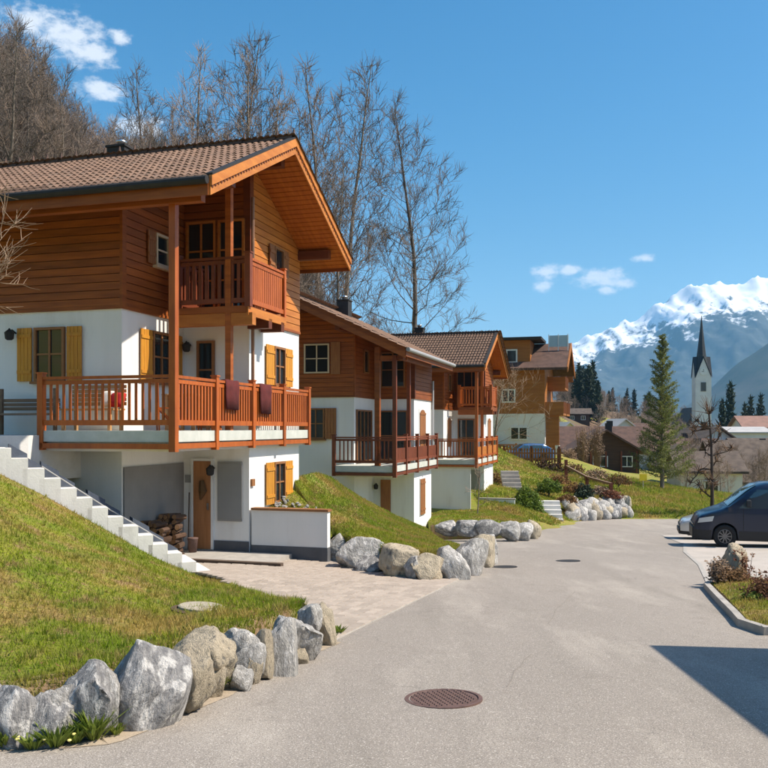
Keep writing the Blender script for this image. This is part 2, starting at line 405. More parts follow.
ctrl = []
for y in (-30, -12, -3, 2, 5, 8, 11, 14, 17, 20, 23, 26, 29, 32, 35, 38, 41, 44, 46.5):
    e = xl(y)
    for x in (e - .2, e + 2.5, e + 5, e + 9, e + 14, e + 22, e + 40): ctrl.append((x, y, R(y) - .10))
ctrl += [(-5, 9, -2.7), (-4, 13, -3.0), (-7, 12, -2.4), (-3, 17, -3.3), (-6, 20, -3.4), (-1, 23, -3.6), (-1.5, 27, -3.9), (-4, 31, -4.4), (2, 35, -4.5), (-5, 24, -3.6), (0, 40, -4.6),
         (-10, 13, -1.2), (-13, 16, -.4), (-12, 7, -1.8), (-12, 0, -1.2), (-24, 0, 1.5), (-15, 25, .5), (-13, 33, .8), (-9, 42, .4), (-22, 10, 2), (-30, 30, 6), (-22, 45, 6), (-35, 60, 12), (-15, 58, 5), (-4, 55, 3.0),
         (2, 62, 3.8), (-6, 80, 8), (-60, 60, 19), (-42, 95, 20), (-110, 40, 28), (-110, 150, 42), (-30, 160, 22), (4, 95, 3), (0, 130, 9), (-60, -30, 10),
         (9, 66, -3.1), (15, 68, -3.2), (11, 78, -2.4), (16, 80, -2.2), (5, 52, -2.9), (7, 46, -3.4), (9.5, 47, -4.1), (6.5, 41, -3.9), (8.0, 44, -4.0),
         (12.3, 48.5, -4.7), (16, 48, -4.95), (20, 49, -5.0), (13, 55, -3.7), (17, 57, -3.8), (20, 60, -4.2), (17, 66, -3.4), (24, 66, -5.0), (30, 60, -5.4), (21, 85, -4.4), (27, 92, -4.6), (14, 92, -2.5),
         (12.5, 52, -4.1), (19, 53.5, -4.6), (22, 56, -4.8),
         (40, 80, -6.2), (60, 100, -7.2), (40, 130, -8), (100, 200, -9), (150, 150, -9), (60, 200, -8.5), (96, 257, -9.5), (100, 400, -10), (200, 300, -10), (60, 20, -3.8), (60, -20, -.5),
         (25, 150, -2), (45, 190, -2), (30, 230, 10), (57, 260, 5), (72, 300, 8), (95, 340, 5), (125, 380, 2), (0, 300, 22), (-80, 400, 50), (60, 480, 15), (200, 600, -10), (-300, 300, 80), (400, 300, -6), (400, 0, 0)]
ctrl = np.array(ctrl, float)
CX = ctrl[:, :2]
_n = len(CX)
_D = np.linalg.norm(CX[:, None] - CX[None], axis=2)
_P = np.c_[np.ones(_n), CX]
_A = np.block([[_D, _P], [_P.T, np.zeros((3, 3))]])
_w = np.linalg.lstsq(_A, np.r_[ctrl[:, 2], 0, 0, 0], rcond=None)[0]
def T(pts):
    pts = np.atleast_2d(np.asarray(pts, float))[:, :2]
    d = np.linalg.norm(pts[:, None] - CX[None], axis=2)
    z = d @ _w[:_n] + _w[_n] + pts @ _w[_n + 1:]
    r = np.hypot(pts[:, 0] - 30, pts[:, 1] - 150)
    k = np.clip((r - 330) / 500, 0, 1); k = k * k * (3 - 2 * k)
    return z * (1 - k) + (-12) * k
def Tz(x, y): return float(T([(x, y)])[0])

def axis(near0, near1, step, far0, far1, g=1.16):
    a = list(np.arange(near0, near1 + 1e-6, step)); s = step
    while a[-1] < far1: s *= g; a.append(a[-1] + s)
    s = step
    while a[0] > far0: s *= g; a.insert(0, a[0] - s)
    return np.array(a)
gx = axis(-12, 34, .75, -9000, 9000); gy = axis(-6, 100, .75, -4000, 11000)
GXX, GYY = np.meshgrid(gx, gy)
gp = np.c_[GXX.ravel(), GYY.ravel()]
gz = np.concatenate([T(c) for c in np.array_split(gp, 40)])
rs = np.random.RandomState(3)
far = np.clip((np.hypot(gp[:, 0], gp[:, 1]) - 30) / 60, 0, 1)
gz += far * (np.sin(gp[:, 0] * .31) * np.cos(gp[:, 1] * .27 + gp[:, 0] * .11) * .35)
nx, ny = len(gx), len(gy)
ii = np.arange(nx * ny).reshape(ny, nx)
quads = np.c_[ii[:-1, :-1].ravel(), ii[:-1, 1:].ravel(), ii[1:, 1:].ravel(), ii[1:, :-1].ravel()]
GROUNDM = GRASS
ground = link('ground', np_mesh('ground', np.c_[gp, gz], quads, GROUNDM, True, 4))
prop(ground, kind='structure')
# woodland floor on the hillside: leaf litter sheet a little above the ground
WOODFLOOR = mat('leaf_litter', (.17, .105, .06), (.11, .07, .042), .8, .95, .5, 6, coord='World', c3=(.10, .11, .035), scale3=.12, lo3=.58, hi3=.75)
def sheet(name, xs, ys, zf, m, keep=None, kind='structure'):
    X, Y = np.meshgrid(xs, ys); P = np.c_[X.ravel(), Y.ravel()]
    z = zf(P); n, k = len(xs), len(ys)
    I = np.arange(n * k).reshape(k, n)
    q = np.c_[I[:-1, :-1].ravel(), I[:-1, 1:].ravel(), I[1:, 1:].ravel(), I[1:, :-1].ravel()]
    if keep is not None:
        kk = keep(P); q = q[kk[q].all(1)]
    o = link(name, np_mesh(name, np.c_[P, z], q, m, True, 4)); prop(o, kind=kind); return o
def hillz(P):
    f = np.clip((np.hypot(P[:, 0], P[:, 1]) - 30) / 60, 0, 1)
    return np.concatenate([T(c) for c in np.array_split(P, 8)]) + f * (np.sin(P[:, 0] * .31) * np.cos(P[:, 1] * .27 + P[:, 0] * .11) * .35) + .12
sheet('woodland_floor', np.linspace(-120, 8, 110), np.linspace(28, 170, 100), hillz, WOODFLOOR,
      keep=lambda P: (P[:, 0] < -16 + .28 * (P[:, 1] - 28) + 3 * np.sin(P[:, 1] * .2)) & (P[:, 0] < 3))
sheet('woodland_floor', np.linspace(-80, 180, 90), np.linspace(185, 430, 80), hillz, WOODFLOOR, keep=lambda P: (P[:, 0] < .42 * P[:, 1] - 5 + 8 * np.sin(P[:, 1] * .05)))

# road: worn pale asphalt
rv = []; rf = []
ys = list(np.arange(-12, 4.9, 1.0)) + list(np.arange(5, 40, .5)) + list(np.arange(40, 46.6, .5))
for j, y in enumerate(ys):
    x0 = xl(y) - .25
    x1 = 17.0 if y < 33 else 17 + (min(y, 36) - 33) / 3 * 50
    for k in range(9): rv.append((x0 + (x1 - x0) * k / 8, y, R(y)))
for j in range(len(ys) - 1):
    for k in range(8):
        a = j * 9 + k; rf.append((a, a + 1, a + 10, a + 9))
m = MB(); m.v = rv; m.f = rf
road = m.build('road', ASPH); prop(road, kind='structure')

# parking bay of pale concrete right of the road (with a seam line on its left)
pk = [(5.75, 14.9), (7.36, 19.8), (8.5, 24), (9.7, 27.4), (10.8, 33), (17.0, 33), (40, 33), (40, 12.0), (8.4, 12.0), (6.2, 13.8)]
m = MB(); m.add([(x, y, R(y) + .006) for x, y in pk], [tuple(range(len(pk)))[::-1]])
# subdivide along y for the sloped plane (plane is linear below y=40, so one face is enough)
parking = m.build('parking_bay', PARK); prop(parking, kind='structure')
m = MB()
sl = pk[:5]
for (x0, y0), (x1, y1) in zip(sl[:-1], sl[1:]):
    m.add([(x0 - .05, y0, R(y0) + .010), (x0 + .05, y0, R(y0) + .010), (x1 + .05, y1, R(y1) + .010), (x1 - .05, y1, R(y1) + .010)], [(0, 1, 2, 3)])
m.build('seam_strip', KERB, parking)

# driveway of concrete pavers in front of the first chalet
def in_poly(x, y, P):
    c = False; n = len(P)
    for i in range(n):
        x0, y0 = P[i]; x1, y1 = P[i - 1]
        if (y0 > y) != (y1 > y) and x < (x1 - x0) * (y - y0) / (y1 - y0) + x0: c = not c
    return c
DRV = [(-.62, 9.75), (2.35, 19.6), (1.5, 17.7), (.9, 16.75), (.25, 16.9), (-.5, 18.2), (-1.2, 19.5), (-3.3, 20.0), (-5.5, 19.5), (-4.2, 16.2), (-3.2, 15.7), (-2.2, 13.6), (-1.3, 11.4), (-.9, 10.3)]
def drv_z(x, y):
    # distance from the road edge line
    n = Vector((19.6 - 9.75, -(2.35 + .62))).normalized()
    d = -((x + .62) * n.x + (y - 9.75) * n.y)
    t = min(max((d - .3) / 4.5, 0), 1); t = t * t * (3 - 2 * t)
    return R(y) + .012 + .20 * t
bed = MB()
tri = []
xs = np.arange(-6, 2.8, .3); yy = np.arange(9.6, 20.4, .3)
idx = {}
for i, x in enumerate(xs):
    for j, y in enumerate(yy):
        if all(in_poly(x + ox, y + oy, DRV) for ox in (0, .3) for oy in (0, .3)):
            q = []
            for (a, b) in ((i, j), (i + 1, j), (i + 1, j + 1), (i, j + 1)):
                if (a, b) not in idx:
                    X, Y = -6 + a * .3, 9.6 + b * .3
                    idx[(a, b)] = len(bed.v); bed.v.append((X, Y, drv_z(X, Y)))
                q.append(idx[(a, b)])
            bed.f.append(tuple(q))
driveway = bed.build('driveway', PAVERJ); prop(driveway, kind='structure')
pm_ = MB().hexa([(-.118, -.078, -.02), (.118, -.078, -.02), (.118, .078, -.02), (-.118, .078, -.02), (-.114, -.074, .014), (.114, -.074, .014), (.114, .074, .014), (-.114, .074, .014)]).mesh('paver', PAVER)
pav = []
for i in range(-60, 60):
    for j in range(-20, 90):
        # rows parallel to the road edge
        s = (i + (.5 if j % 2 else 0)) * .242; t = j * .162
        p = Vector((-.62, 9.75, 0)) + Vector((.2905, .9569, 0)) * (s + 5) + Vector((-.9569, .2905, 0)) * (t + .06)
        if in_poly(p.x, p.y, DRV): pav.append(p)
pav.sort(key=lambda p: p.y + .3 * abs(p.x))
rz_d = math.atan2(.9569, .2905)
rp = random.Random(9)
rest = MB()
for k, p in enumerate(pav):
    z = drv_z(p.x, p.y) + rp.uniform(-.002, .003)
    if k < 300:
        link('paver', pm_, driveway, (p.x, p.y, z), (rp.uniform(-.012, .012), rp.uniform(-.012, .012), rz_d))
    else:
        c, s_ = math.cos(rz_d), math.sin(rz_d)
        rest.add([(p.x + q.co.x * c - q.co.y * s_, p.y + q.co.x * s_ + q.co.y * c, z + q.co.z) for q in pm_.vertices],
                 [(4, 5, 6, 7), (0, 1, 5, 4), (1, 2, 6, 5), (2, 3, 7, 6), (3, 0, 4, 7)])
PAVERF = mat('paver_stone_far', (.42, .355, .295), (.33, .275, .225), 5, .9, .2, 60, coord='World')
o = rest.build('pavers_far', PAVERF, driveway); prop(o, kind='stuff')

# entrance platform of the first chalet is built with the chalet
# ------------------------------------------------------------------ ruled lawns with retaining edges
def resample(pl, n):
    pl = [Vector(p) for p in pl]; d = [0]
    for a, b in zip(pl[:-1], pl[1:]): d.append(d[-1] + (b - a).length)
    out = []
    for k in range(n):
        t = d[-1] * k / (n - 1)
        i = max(j for j in range(len(pl)) if d[j] <= t + 1e-9); i = min(i, len(pl) - 2)
        f = (t - d[i]) / max(d[i + 1] - d[i], 1e-6); out.append(pl[i].lerp(pl[i + 1], f))
    return out
SOILP = {}
def lawn(name, F, B, n, k, bulge=0, amp=.03, seed=1, drop=1.0, edge=1.0):
    Fp, Bp = resample(F, n), resample(B, n)
    v = []
    for i in range(n):
        for j in range(k):
            t = j / (k - 1); p = Fp[i].lerp(Bp[i], t)
            h = mnoise.noise(Vector((p.x * 1.3 + seed, p.y * 1.3, 0))) * amp + mnoise.noise(Vector((p.x * .4, p.y * .4 + seed, 3))) * amp * 2
            e = min(1, 4 * t, 4 * (1 - t))
            v.append(Vector((p.x, p.y, p.z + bulge * 4 * t * (1 - t) + h * e)))
    m = MB(); m.v = [tuple(p) for p in v]
    for i in range(n - 1):
        for j in range(k - 1):
            a = i * k + j; m.f.append((a, a + k, a + k + 1, a + 1))
    # skirt down into the soil
    def skirt(ids):
        b = len(m.v)
        for q in ids: p = m.v[q]; m.v.append((p[0], p[1], p[2] - drop))
        for c in range(len(ids) - 1): m.f.append((ids[c], ids[c + 1], b + c + 1, b + c))
    soil = MB()
    for i in range(n):
        p = Vector(m.v[i * k]); q = Vector(m.v[i * k + 1]); d = Vector((p.x - q.x, p.y - q.y, 0)).normalized()
        for t, dz in ((-.05, .012), (.10, -.03), (.22, -.22), (.30, -.60), (.32, -1.0)):
            w = p + d * (t * edge); soil.v.append((w.x, w.y, w.z + dz + (.02 * mnoise.noise(w * 4) if t > 0 else 0)))
    SOILP[name + str(seed)] = ([Vector(q) for q in soil.v], n, 5)
    for i in range(n - 1):
        for j in range(4): a = i * 5 + j; soil.f.append((a, a + 1, a + 6, a + 5))
    so = soil.build('soil_edge', SOIL, smooth=True); prop(so, kind='structure')
    skirt([i * k for i in range(n)]); skirt([i * k + k - 1 for i in range(n)]); skirt(list(range(k))); skirt([(n - 1) * k + j for j in range(k)])
    o = m.build(name, GRASS, smooth=True); prop(o, kind='structure')
    return v, n, k
def blades(name, patch, count, seed, h0, h1, w, keep=None):
    v, n, k = patch
    rs = np.random.RandomState(seed); A = np.array([tuple(p) for p in v]).reshape(n, k, 3)
    # area weighted cells
    e1 = A[1:, :-1] - A[:-1, :-1]; e2 = A[:-1, 1:] - A[:-1, :-1]
    ar = np.linalg.norm(np.cross(e1, e2), axis=2)
    cen = A[:-1, :-1]
    wt_ = ar / (cen[..., 1] ** 1.3)
    if keep is not None: wt_ = wt_ * keep(cen)
    pr = (wt_ / wt_.sum()).ravel()
    c = rs.choice(len(pr), count, p=pr); i, j = np.divmod(c, k - 1)
    a, b = rs.rand(count, 1), rs.rand(count, 1)
    P = (A[i, j] * (1 - a) * (1 - b) + A[i + 1, j] * a * (1 - b) + A[i, j + 1] * (1 - a) * b + A[i + 1, j + 1] * a * b)
    an = rs.rand(count) * 6.283; hh = h0 + (h1 - h0) * rs.rand(count) ** 2
    hh *= .6 + .8 * (np.sin(P[:, 0] * 2.1 + np.sin(P[:, 1] * 1.7) * 2) * .25 + np.sin(P[:, 1] * 3.3 + P[:, 0]) * .25 + .5)
    ww = w * (.7 + .6 * rs.rand(count)) * np.sqrt(P[:, 1] / P[:, 1].min())
    d = np.c_[np.cos(an), np.sin(an), np.zeros(count)] * ww[:, None] * .5
    ln = np.c_[(rs.rand(count, 2) - .5) * 1.3, np.ones(count)]; ln /= np.linalg.norm(ln, axis=1)[:, None]
    tip = P + ln * hh[:, None]
    P = P - np.array([0, 0, .008])
    vv = np.empty((count * 3, 3)); vv[0::3] = P - d; vv[1::3] = P + d; vv[2::3] = tip
    o = link(name, np_mesh(name, vv, np.arange(count * 3).reshape(-1, 3), BLADE))
    return o
L1 = lawn('lawn', [(-8.0, 5.9, -1.75), (-5, 6.0, -1.80), (-2.85, 6.15, -1.86), (-2.3, 6.35, -1.84), (-2.05, 6.9, -1.88), (-1.85, 7.6, -1.90), (-1.55, 8.4, -1.96), (-1.2, 9.2, -2.03), (-.98, 9.85, -2.10)],
          [(-13.5, 12.6, -.05), (-9.0, 13.2, -.30), (-6.75, 14.25, -.62), (-5.9, 14.68, -1.15), (-5.0, 15.12, -1.78), (-4.2, 15.5, -2.36), (-3.4, 15.88, -2.80), (-2.6, 14.6, -2.70), (-1.9, 12.9, -2.52), (-1.25, 11.3, -2.37), (-.93, 10.3, -2.22)], 70, 50, bulge=.10, amp=.05, seed=1)
g1 = blades('grass', L1, 150000, 1, .018, .078, .009); prop(g1, 'short spring grass of the lawn sloping above the boulders in front', 'grass', kind='stuff')
fr1 = blades('grass_fringe', SOILP['lawn1'], 16000, 31, .04, .13, .010, keep=lambda c: np.broadcast_to(np.array([3.0, 2.0, .8, 0.0]), c.shape[:2])); prop(fr1, 'dry grass hanging over the soil above the near boulders', 'grass', kind='stuff')
# coarser tufts, weeds and last year's leaves on the near lawn
def scatter(name, patch, count, seed, m, kind, size, label, bias=1.0):
    v, n, k = patch; rs = np.random.RandomState(seed); A = np.array([tuple(p) for p in v]).reshape(n, k, 3)
    w_ = 1 / A[:-1, :-1, 1] ** 1.6; pr = (w_ / w_.sum()).ravel(); c = rs.choice(len(pr), count, p=pr); i, j = np.divmod(c, k - 1)
    a, b = rs.rand(count, 1), rs.rand(count, 1); P = A[i, j] * (1 - a) * (1 - b) + A[i + 1, j] * a * (1 - b) + A[i, j + 1] * (1 - a) * b + A[i + 1, j + 1] * a * b
    q = MB(); r = random.Random(seed)
    for p in P:
        p = Vector(p)
        if kind == 'tuft':
            h = size * r.uniform(.5, 1.3)
            for t in range(r.randint(7, 14)):
                an = r.random() * 6.283; o_ = Vector((math.cos(an), math.sin(an), 0)); b0 = p + o_ * r.random() * h * .5; s_ = Vector((-o_.y, o_.x, 0)) * .006
                q.add([b0 - s_, b0 + s_, b0 + o_ * h * r.uniform(.2, .8) + Vector((0, 0, h * r.uniform(.6, 1.1)))], [(0, 1, 2)])
        else:
            d_ = Vector((r.gauss(0, 1), r.gauss(0, 1), r.gauss(0, .35))).normalized() * size * r.uniform(.6, 1.3); e_ = d_.cross(Vector((0, 0, 1))).normalized() * size * .5; p = p + Vector((0, 0, .03))
            q.add([p - d_, p + e_, p + d_ + Vector((0, 0, .012)), p - e_], [(0, 1, 2, 3)])
    o = q.build(name, m); prop(o, label, 'grass' if kind == 'tuft' else 'leaves', kind='stuff')
scatter('grass_tufts', L1, 1300, 51, BLADE, 'tuft', .09, 'coarse grass tufts scattered over the near lawn')
scatter('weed_rosettes', L1, 150, 52, LEAFG, 'tuft', .06, 'small fresh green weeds in the near lawn')
scatter('dead_leaves', L1, 420, 53, DRYLEAF, 'leaf', .022, 'dead brown leaves lying on the near lawn')
L2 = lawn('lawn', [(-1.25, 20.0, -2.45), (-.55, 18.6, -2.42), (.25, 17.45, -2.50), (.95, 17.25, -2.55), (1.45, 18.0, -2.62), (2.15, 19.8, -2.78), (2.45, 21.0, -2.95), (2.5, 21.8, -3.1)],
          [(-2.35, 21.9, -1.30), (-1.95, 23.5, -1.22), (-1.6, 25, -1.42), (-.9, 28, -2.2), (.3, 31.5, -3.2), (1.6, 31.8, -3.75), (1.4, 27, -3.55), (1.9, 23.5, -3.30)], 44, 36, bulge=-.06, seed=5)
g2 = blades('grass', L2, 60000, 2, .03, .08, .022); prop(g2, 'bright green grass on the steep lawn between the first two chalets', 'grass', kind='stuff')
fr2 = blades('grass_fringe', SOILP['lawn5'], 9000, 32, .05, .15, .022, keep=lambda c: np.broadcast_to(np.array([3.0, 2.0, 1.0, .3]), c.shape[:2])); prop(fr2, 'dry grass hanging over the second row of boulders', 'grass', kind='stuff')
L3 = lawn('lawn', [(1.9, 34.5, -3.95), (2.7, 33.2, -3.78), (3.9, 31.9, -3.68), (5.2, 31.6, -3.72), (6.0, 33.0, -3.85), (6.3, 34.5, -4.0)],
          [(1.7, 37.5, -3.95), (2.6, 38.6, -3.75), (4.2, 40.0, -3.85), (5.8, 40.4, -4.0), (6.6, 38.5, -4.15), (6.7, 36.5, -4.2)], 26, 20, bulge=.05, seed=9)
g3 = blades('grass', L3, 16000, 3, .03, .09, .04); prop(g3, 'grass on the small lawn in front of the third chalet', 'grass', kind='stuff')

# ------------------------------------------------------------------ mountains
def ridged(x, y, s, oct_=6):
    v = 0; a = 1; t = 0
    for o_ in range(oct_):
        v += a * (1 - abs(mnoise.noise(Vector((x * s, y * s, o_ * 7.3))))) ** 2; t += a; a *= .58; s *= 2.05
    return v / t
def mountain(name, xs, ys, prof, y0, yr, m, rel, seed):
    v = []; n = len(xs)
    for y in ys:
        for x in xs:
            t = (y - y0) / (yr - y0)
            # spurs bend the contour lines
            w = (mnoise.noise(Vector((x * .0011 + seed, y * .0004, 0)))) * .30
            tt = min(max(t + w * min(t, 1) * (1 - min(t, 1)) * 2, 0), 2)
            g = tt ** 1.25 if tt <= 1 else max(1 - (tt - 1) * 1.3, 0)
            h = prof(x) * g
            rr = ridged(x + seed * 991, y * .45, .0026, 6) - .60
            v.append((x, y, -30 + h + rel * rr * min(1, g * 1.6) * (1 if t < .93 else .75)))
    I = np.arange(len(v)).reshape(len(ys), n)
    q = np.c_[I[:-1, :-1].ravel(), I[:-1, 1:].ravel(), I[1:, 1:].ravel(), I[1:, :-1].ravel()]
    o = link(name, np_mesh(name, v, q, m, True, 4)); prop(o, kind='structure'); return o
def mountain_mat():
    m, nt, p = node_mat('snowy_rock_and_forest'); N = nt.nodes; L = nt.links
    g = N.new('ShaderNodeNewGeometry'); sp = N.new('ShaderNodeSeparateXYZ'); L.new(g.outputs['Position'], sp.inputs[0])
    sn = N.new('ShaderNodeSeparateXYZ'); L.new(g.outputs['Normal'], sn.inputs[0])
    def ns(s, d=8, ro=.65, st=(1, 1, 1)):
        mp = N.new('ShaderNodeMapping'); mp.inputs['Scale'].default_value = st; L.new(g.outputs['Position'], mp.inputs[0])
        n = N.new('ShaderNodeTexNoise'); n.inputs['Scale'].default_value = s; n.inputs['Detail'].default_value = d; n.inputs['Roughness'].default_value = ro
        L.new(mp.outputs[0], n.inputs['Vector']); return n.outputs[0]
    def mt(op, a, b, c=None):
        n = N.new('ShaderNodeMath'); n.operation = op
        for i, q in enumerate((a, b, c)):
            if q is None: continue
            if isinstance(q, (int, float)): n.inputs[i].default_value = q
            else: L.new(q, n.inputs[i])
        return n.outputs[0]
    # snow line: altitude + noise + flatter ground
    f = mt('ADD', mt('ADD', mt('MULTIPLY', mt('SUBTRACT', sp.outputs['Z'], 880.0), 1 / 700), mt('MULTIPLY', mt('SUBTRACT', sp.outputs['Y'], 6380.0), 1 / 800)), mt('MULTIPLY', mt('SUBTRACT', ns(.0042, 8, .65, (1, .45, 1)), .5), 3.6))
    f = mt('ADD', f, mt('MULTIPLY', mt('SUBTRACT', ns(.014, 7, .75), .5), 3.8))
    f = mt('ADD', f, mt('MULTIPLY', mt('SUBTRACT', sn.outputs['Z'], .72), 2.0))
    r = N.new('ShaderNodeMapRange'); r.inputs[1].default_value = -.10; r.inputs[2].default_value = .45; L.new(f, r.inputs[0])
    x = N.new('ShaderNodeMix'); x.data_type = 'RGBA'; L.new(ns(.02), x.inputs['Factor']); x.inputs['A'].default_value = (.028, .04, .035, 1); x.inputs['B'].default_value = (.10, .105, .11, 1)
    y = N.new('ShaderNodeMix'); y.data_type = 'RGBA'; L.new(r.outputs[0], y.inputs['Factor']); L.new(x.outputs['Result'], y.inputs['A']); y.inputs['B'].default_value = (.92, .93, .95, 1)
    L.new(y.outputs['Result'], p.inputs['Base Color']); p.inputs['Roughness'].default_value = .9; p.inputs['Specular IOR Level'].default_value = .1
    return m
# skyline as (pixel column, pixel row) turned into metres at 7 km
sky_px = [(-200, 400), (300, 395), (470, 378), (540, 358), (568, 348), (600, 334), (640, 316), (665, 302), (690, 288), (707, 281), (722, 287), (740, 284), (768, 277), (800, 268), (860, 290), (950, 270), (1100, 330), (1400, 360)]
YR = 7000.0
skx = [(p - 384) / FPX * YR for p, q in sky_px]; skz = [(428 - q) / FPX * YR + 30 for p, q in sky_px]
mountain('mountain', np.linspace(-3200, 7200, 470), np.linspace(4300, 8600, 210), lambda x: interp(x, skx, skz), 4300, YR, mountain_mat(), 215, 2)
RIDGEM = mat('forested_ridge', (.020, .032, .024), (.035, .042, .03), .01, .95, coord='World', c3=(.07, .06, .05), scale3=.004)
YR2 = 3600.0
r_px = [(-200, 430), (500, 428), (640, 424), (690, 404), (705, 392), (735, 366), (768, 344), (820, 310), (900, 280), (1050, 300), (1300, 340)]
rx2 = [(p - 384) / FPX * YR2 for p, q in r_px]; rz2 = [(428 - q) / FPX * YR2 + 30 for p, q in r_px]
mountain('forested_ridge', np.linspace(-1500, 3800, 170), np.linspace(2500, 4300, 60), lambda x: interp(x, rx2, rz2), 2500, YR2, RIDGEM, 60, 6)
# ------------------------------------------------------------------ chalets
def tile_mesh(name, w, l, rolls, m, th=.02):
    n = rolls * 4
    top0, top1, fr = [], [], []
    for k in range(n + 1):
        x = w * k / n; z = .046 * (.5 - .5 * math.cos(2 * math.pi * rolls * k / n)) ** .7
        top0.append((x, 0, z)); top1.append((x, l, z + .028)); fr.append((x, l, z + .028 - th))
    b = MB(); b.v = top0 + top1 + fr; q = n + 1
    for k in range(n):
        b.f.append((k, k + 1, q + k + 1, q + k)[::1]); b.f.append((q + k, q + k + 1, 2 * q + k + 1, 2 * q + k))
    return b.mesh(name, m, False)
TW, TL, TE = .30, .40, .345
TILE_ME = tile_mesh('roof_tile', TW, TL, 2, TILE)
TILE_JV = np.array([tuple(v.co) for v in TILE_ME.vertices]); TILE_JF = np.array([tuple(p.vertices) for p in TILE_ME.polygons])

def lay_tiles(parent, origin, X, Y, width, length, maxobj=0, skip_from=1e9):
    """origin: top corner on the ridge; X along the ridge, Y down the slope"""
    X = Vector(X); Y = Vector(Y); Z = X.cross(Y)
    rows = int(math.ceil(length / TE)); cols = int(math.ceil(width / TW))
    rot = Matrix((X, Y, Z)).transposed()
    e = rot.to_euler(); vs_, fs_ = [], []; n = 0
    Mx = np.array([tuple(X), tuple(Y), tuple(Z)])
    rr = random.Random(4)
    for r in range(rows):
        y = length - TL + .04 - (rows - 1 - r) * TE
        for c in range(cols):
            x = c * TW
            p = Vector(origin) + X * x + Y * y + Z * (.004 + rr.uniform(-.003, .003))
            if maxobj and n < maxobj and x < skip_from:
                o = link('roof_tile', TILE_ME, parent, p, e); n += 1
            else:
                fs_.append(TILE_JF + len(vs_) * len(TILE_JV)); vs_.append(TILE_JV @ Mx + np.array(tuple(p)))
    if vs_:
        me = np_mesh('tile_field', np.concatenate(vs_), np.concatenate(fs_), TILEJ, False, 4)
        o = link('tile_field', me, parent); prop(o, kind='stuff')

def wbox(mb, w, s0, s1, z0, z1, d0, d1):
    """w = ('F', a): wall facing the camera side; ('S', b): wall facing the street side"""
    if w[0] == 'F': return mb.box(s0, s1, w[1] - d1, w[1] - d0, z0, z1)
    return mb.box(w[1] + d0, w[1] + d1, s0, s1, z0, z1)

def window(parent, w, s, z0, z1, wd, fm=FRAME, shutters=None, sm=SHUT, bars=(1, 1), sill=True, arch=False, swd=None, gap=.02, closed=False, name='window'):
    f = .055; s0, s1 = s - wd / 2, s + wd / 2
    m = MB()
    if not closed:
        wbox(m, w, s0, s0 + f, z0, z1, 0, .07); wbox(m, w, s1 - f, s1, z0, z1, 0, .07)
        wbox(m, w, s0 + f, s1 - f, z1 - f, z1, 0, .07); wbox(m, w, s0 + f, s1 - f, z0, z0 + f, 0, .07)
        nb, nh = bars
        for k in range(nb):
            c = s0 + (s1 - s0) * (k + 1) / (nb + 1); wbox(m, w, c - .022, c + .022, z0 + f, z1 - f, .0, .05)
        for k in range(nh):
            c = z0 + (z1 - z0) * (k + 1) / (nh + 1); wbox(m, w, s0 + f, s1 - f, c - .018, c + .018, .0, .045)
        o = m.build(name, fm, parent)
        xs_ = [s0 + f + (s1 - s0 - 2 * f) * k / (nb + 1) for k in range(nb + 2)]; zs_ = [z0 + f + (z1 - z0 - 2 * f) * k / (nh + 1) for k in range(nh + 2)]
        for i in range(nb + 1):
            for j in range(nh + 1):
                g = MB(); wbox(g, w, xs_[i] + .004, xs_[i + 1] - .004, zs_[j] + .004, zs_[j + 1] - .004, .004, .018); g.build('pane', GLASS, o)
    else:
        wbox(m, w, s0 - .03, s1 + .03, z0 - .03, z1 + .03, 0, .03); o = m.build(name, fm, parent)
    if sill and not closed:
        g = MB(); wbox(g, w, s0 - .06, s1 + .06, z0 - .06, z0 - .005, 0, .12); g.build('sill', fm, o)
    if shutters:
        sw = swd or wd * .55
        spans = [(s0 - gap - sw, s0 - gap), (s1 + gap, s1 + gap + sw)] if not closed else [(s0, s), (s, s1)]
        for (a, b) in spans:
            g = MB()
            n = 4
            for k in range(n):
                x0 = a + (b - a) * k / n; x1 = a + (b - a) * (k + 1) / n
                zt = z1
                if arch:
                    c = ((x0 + x1) / 2 - s) / (wd / 2 if closed else wd); zt = z1 - .16 * c * c * (1 if closed else 0)
                wbox(g, w, x0 + .004, x1 - .004, z0, zt, .035, .06)
            for zz in (z0 + .16, z1 - .2): wbox(g, w, a + .01, b - .01, zz, zz + .07, .06, .078)
            g.build('shutter', sm, o)
    return o

def boards(parent, w, s0, s1, z0, zr, m, h=.165, joined=False, name='board'):
    """horizontal cladding boards clipped under the roof line zr(s); every board a piece of its own"""
    zmax = max(zr(s0 + (s1 - s0) * k / 40) for k in range(41))
    ss = [s0 + (s1 - s0) * k / 60 for k in range(61)]
    def span(z):
        ok = [s for s in ss if zr(s) >= z]
        return (ok[0], ok[-1]) if ok else None
    z = z0; J = MB()
    while z < zmax - .03:
        a = span(z + .004); zt = min(z + h - .012, zmax); b = span(zt)
        if a is None: break
        if b is None: b = ((a[0] + a[1]) / 2 - .02, (a[0] + a[1]) / 2 + .02)
        if a[1] - a[0] < .05: break
        d0, d1 = 0.0, .028
        def P(s, zz, d): return (s, w[1] - d, zz) if w[0] == 'F' else (w[1] + d, s, zz)
        pts = [P(a[0], z + .004, d0), P(a[1], z + .004, d0), P(a[1], z + .004, d1 + .006), P(a[0], z + .004, d1 + .006), P(b[0], zt, d0), P(b[1], zt, d0), P(b[1], zt, d1), P(b[0], zt, d1)]
        if joined: J.hexa(pts)
        else: MB().hexa(pts).build(name, m, parent)
        z += h
    if joined:
        o = J.build('cladding', m, parent); return o

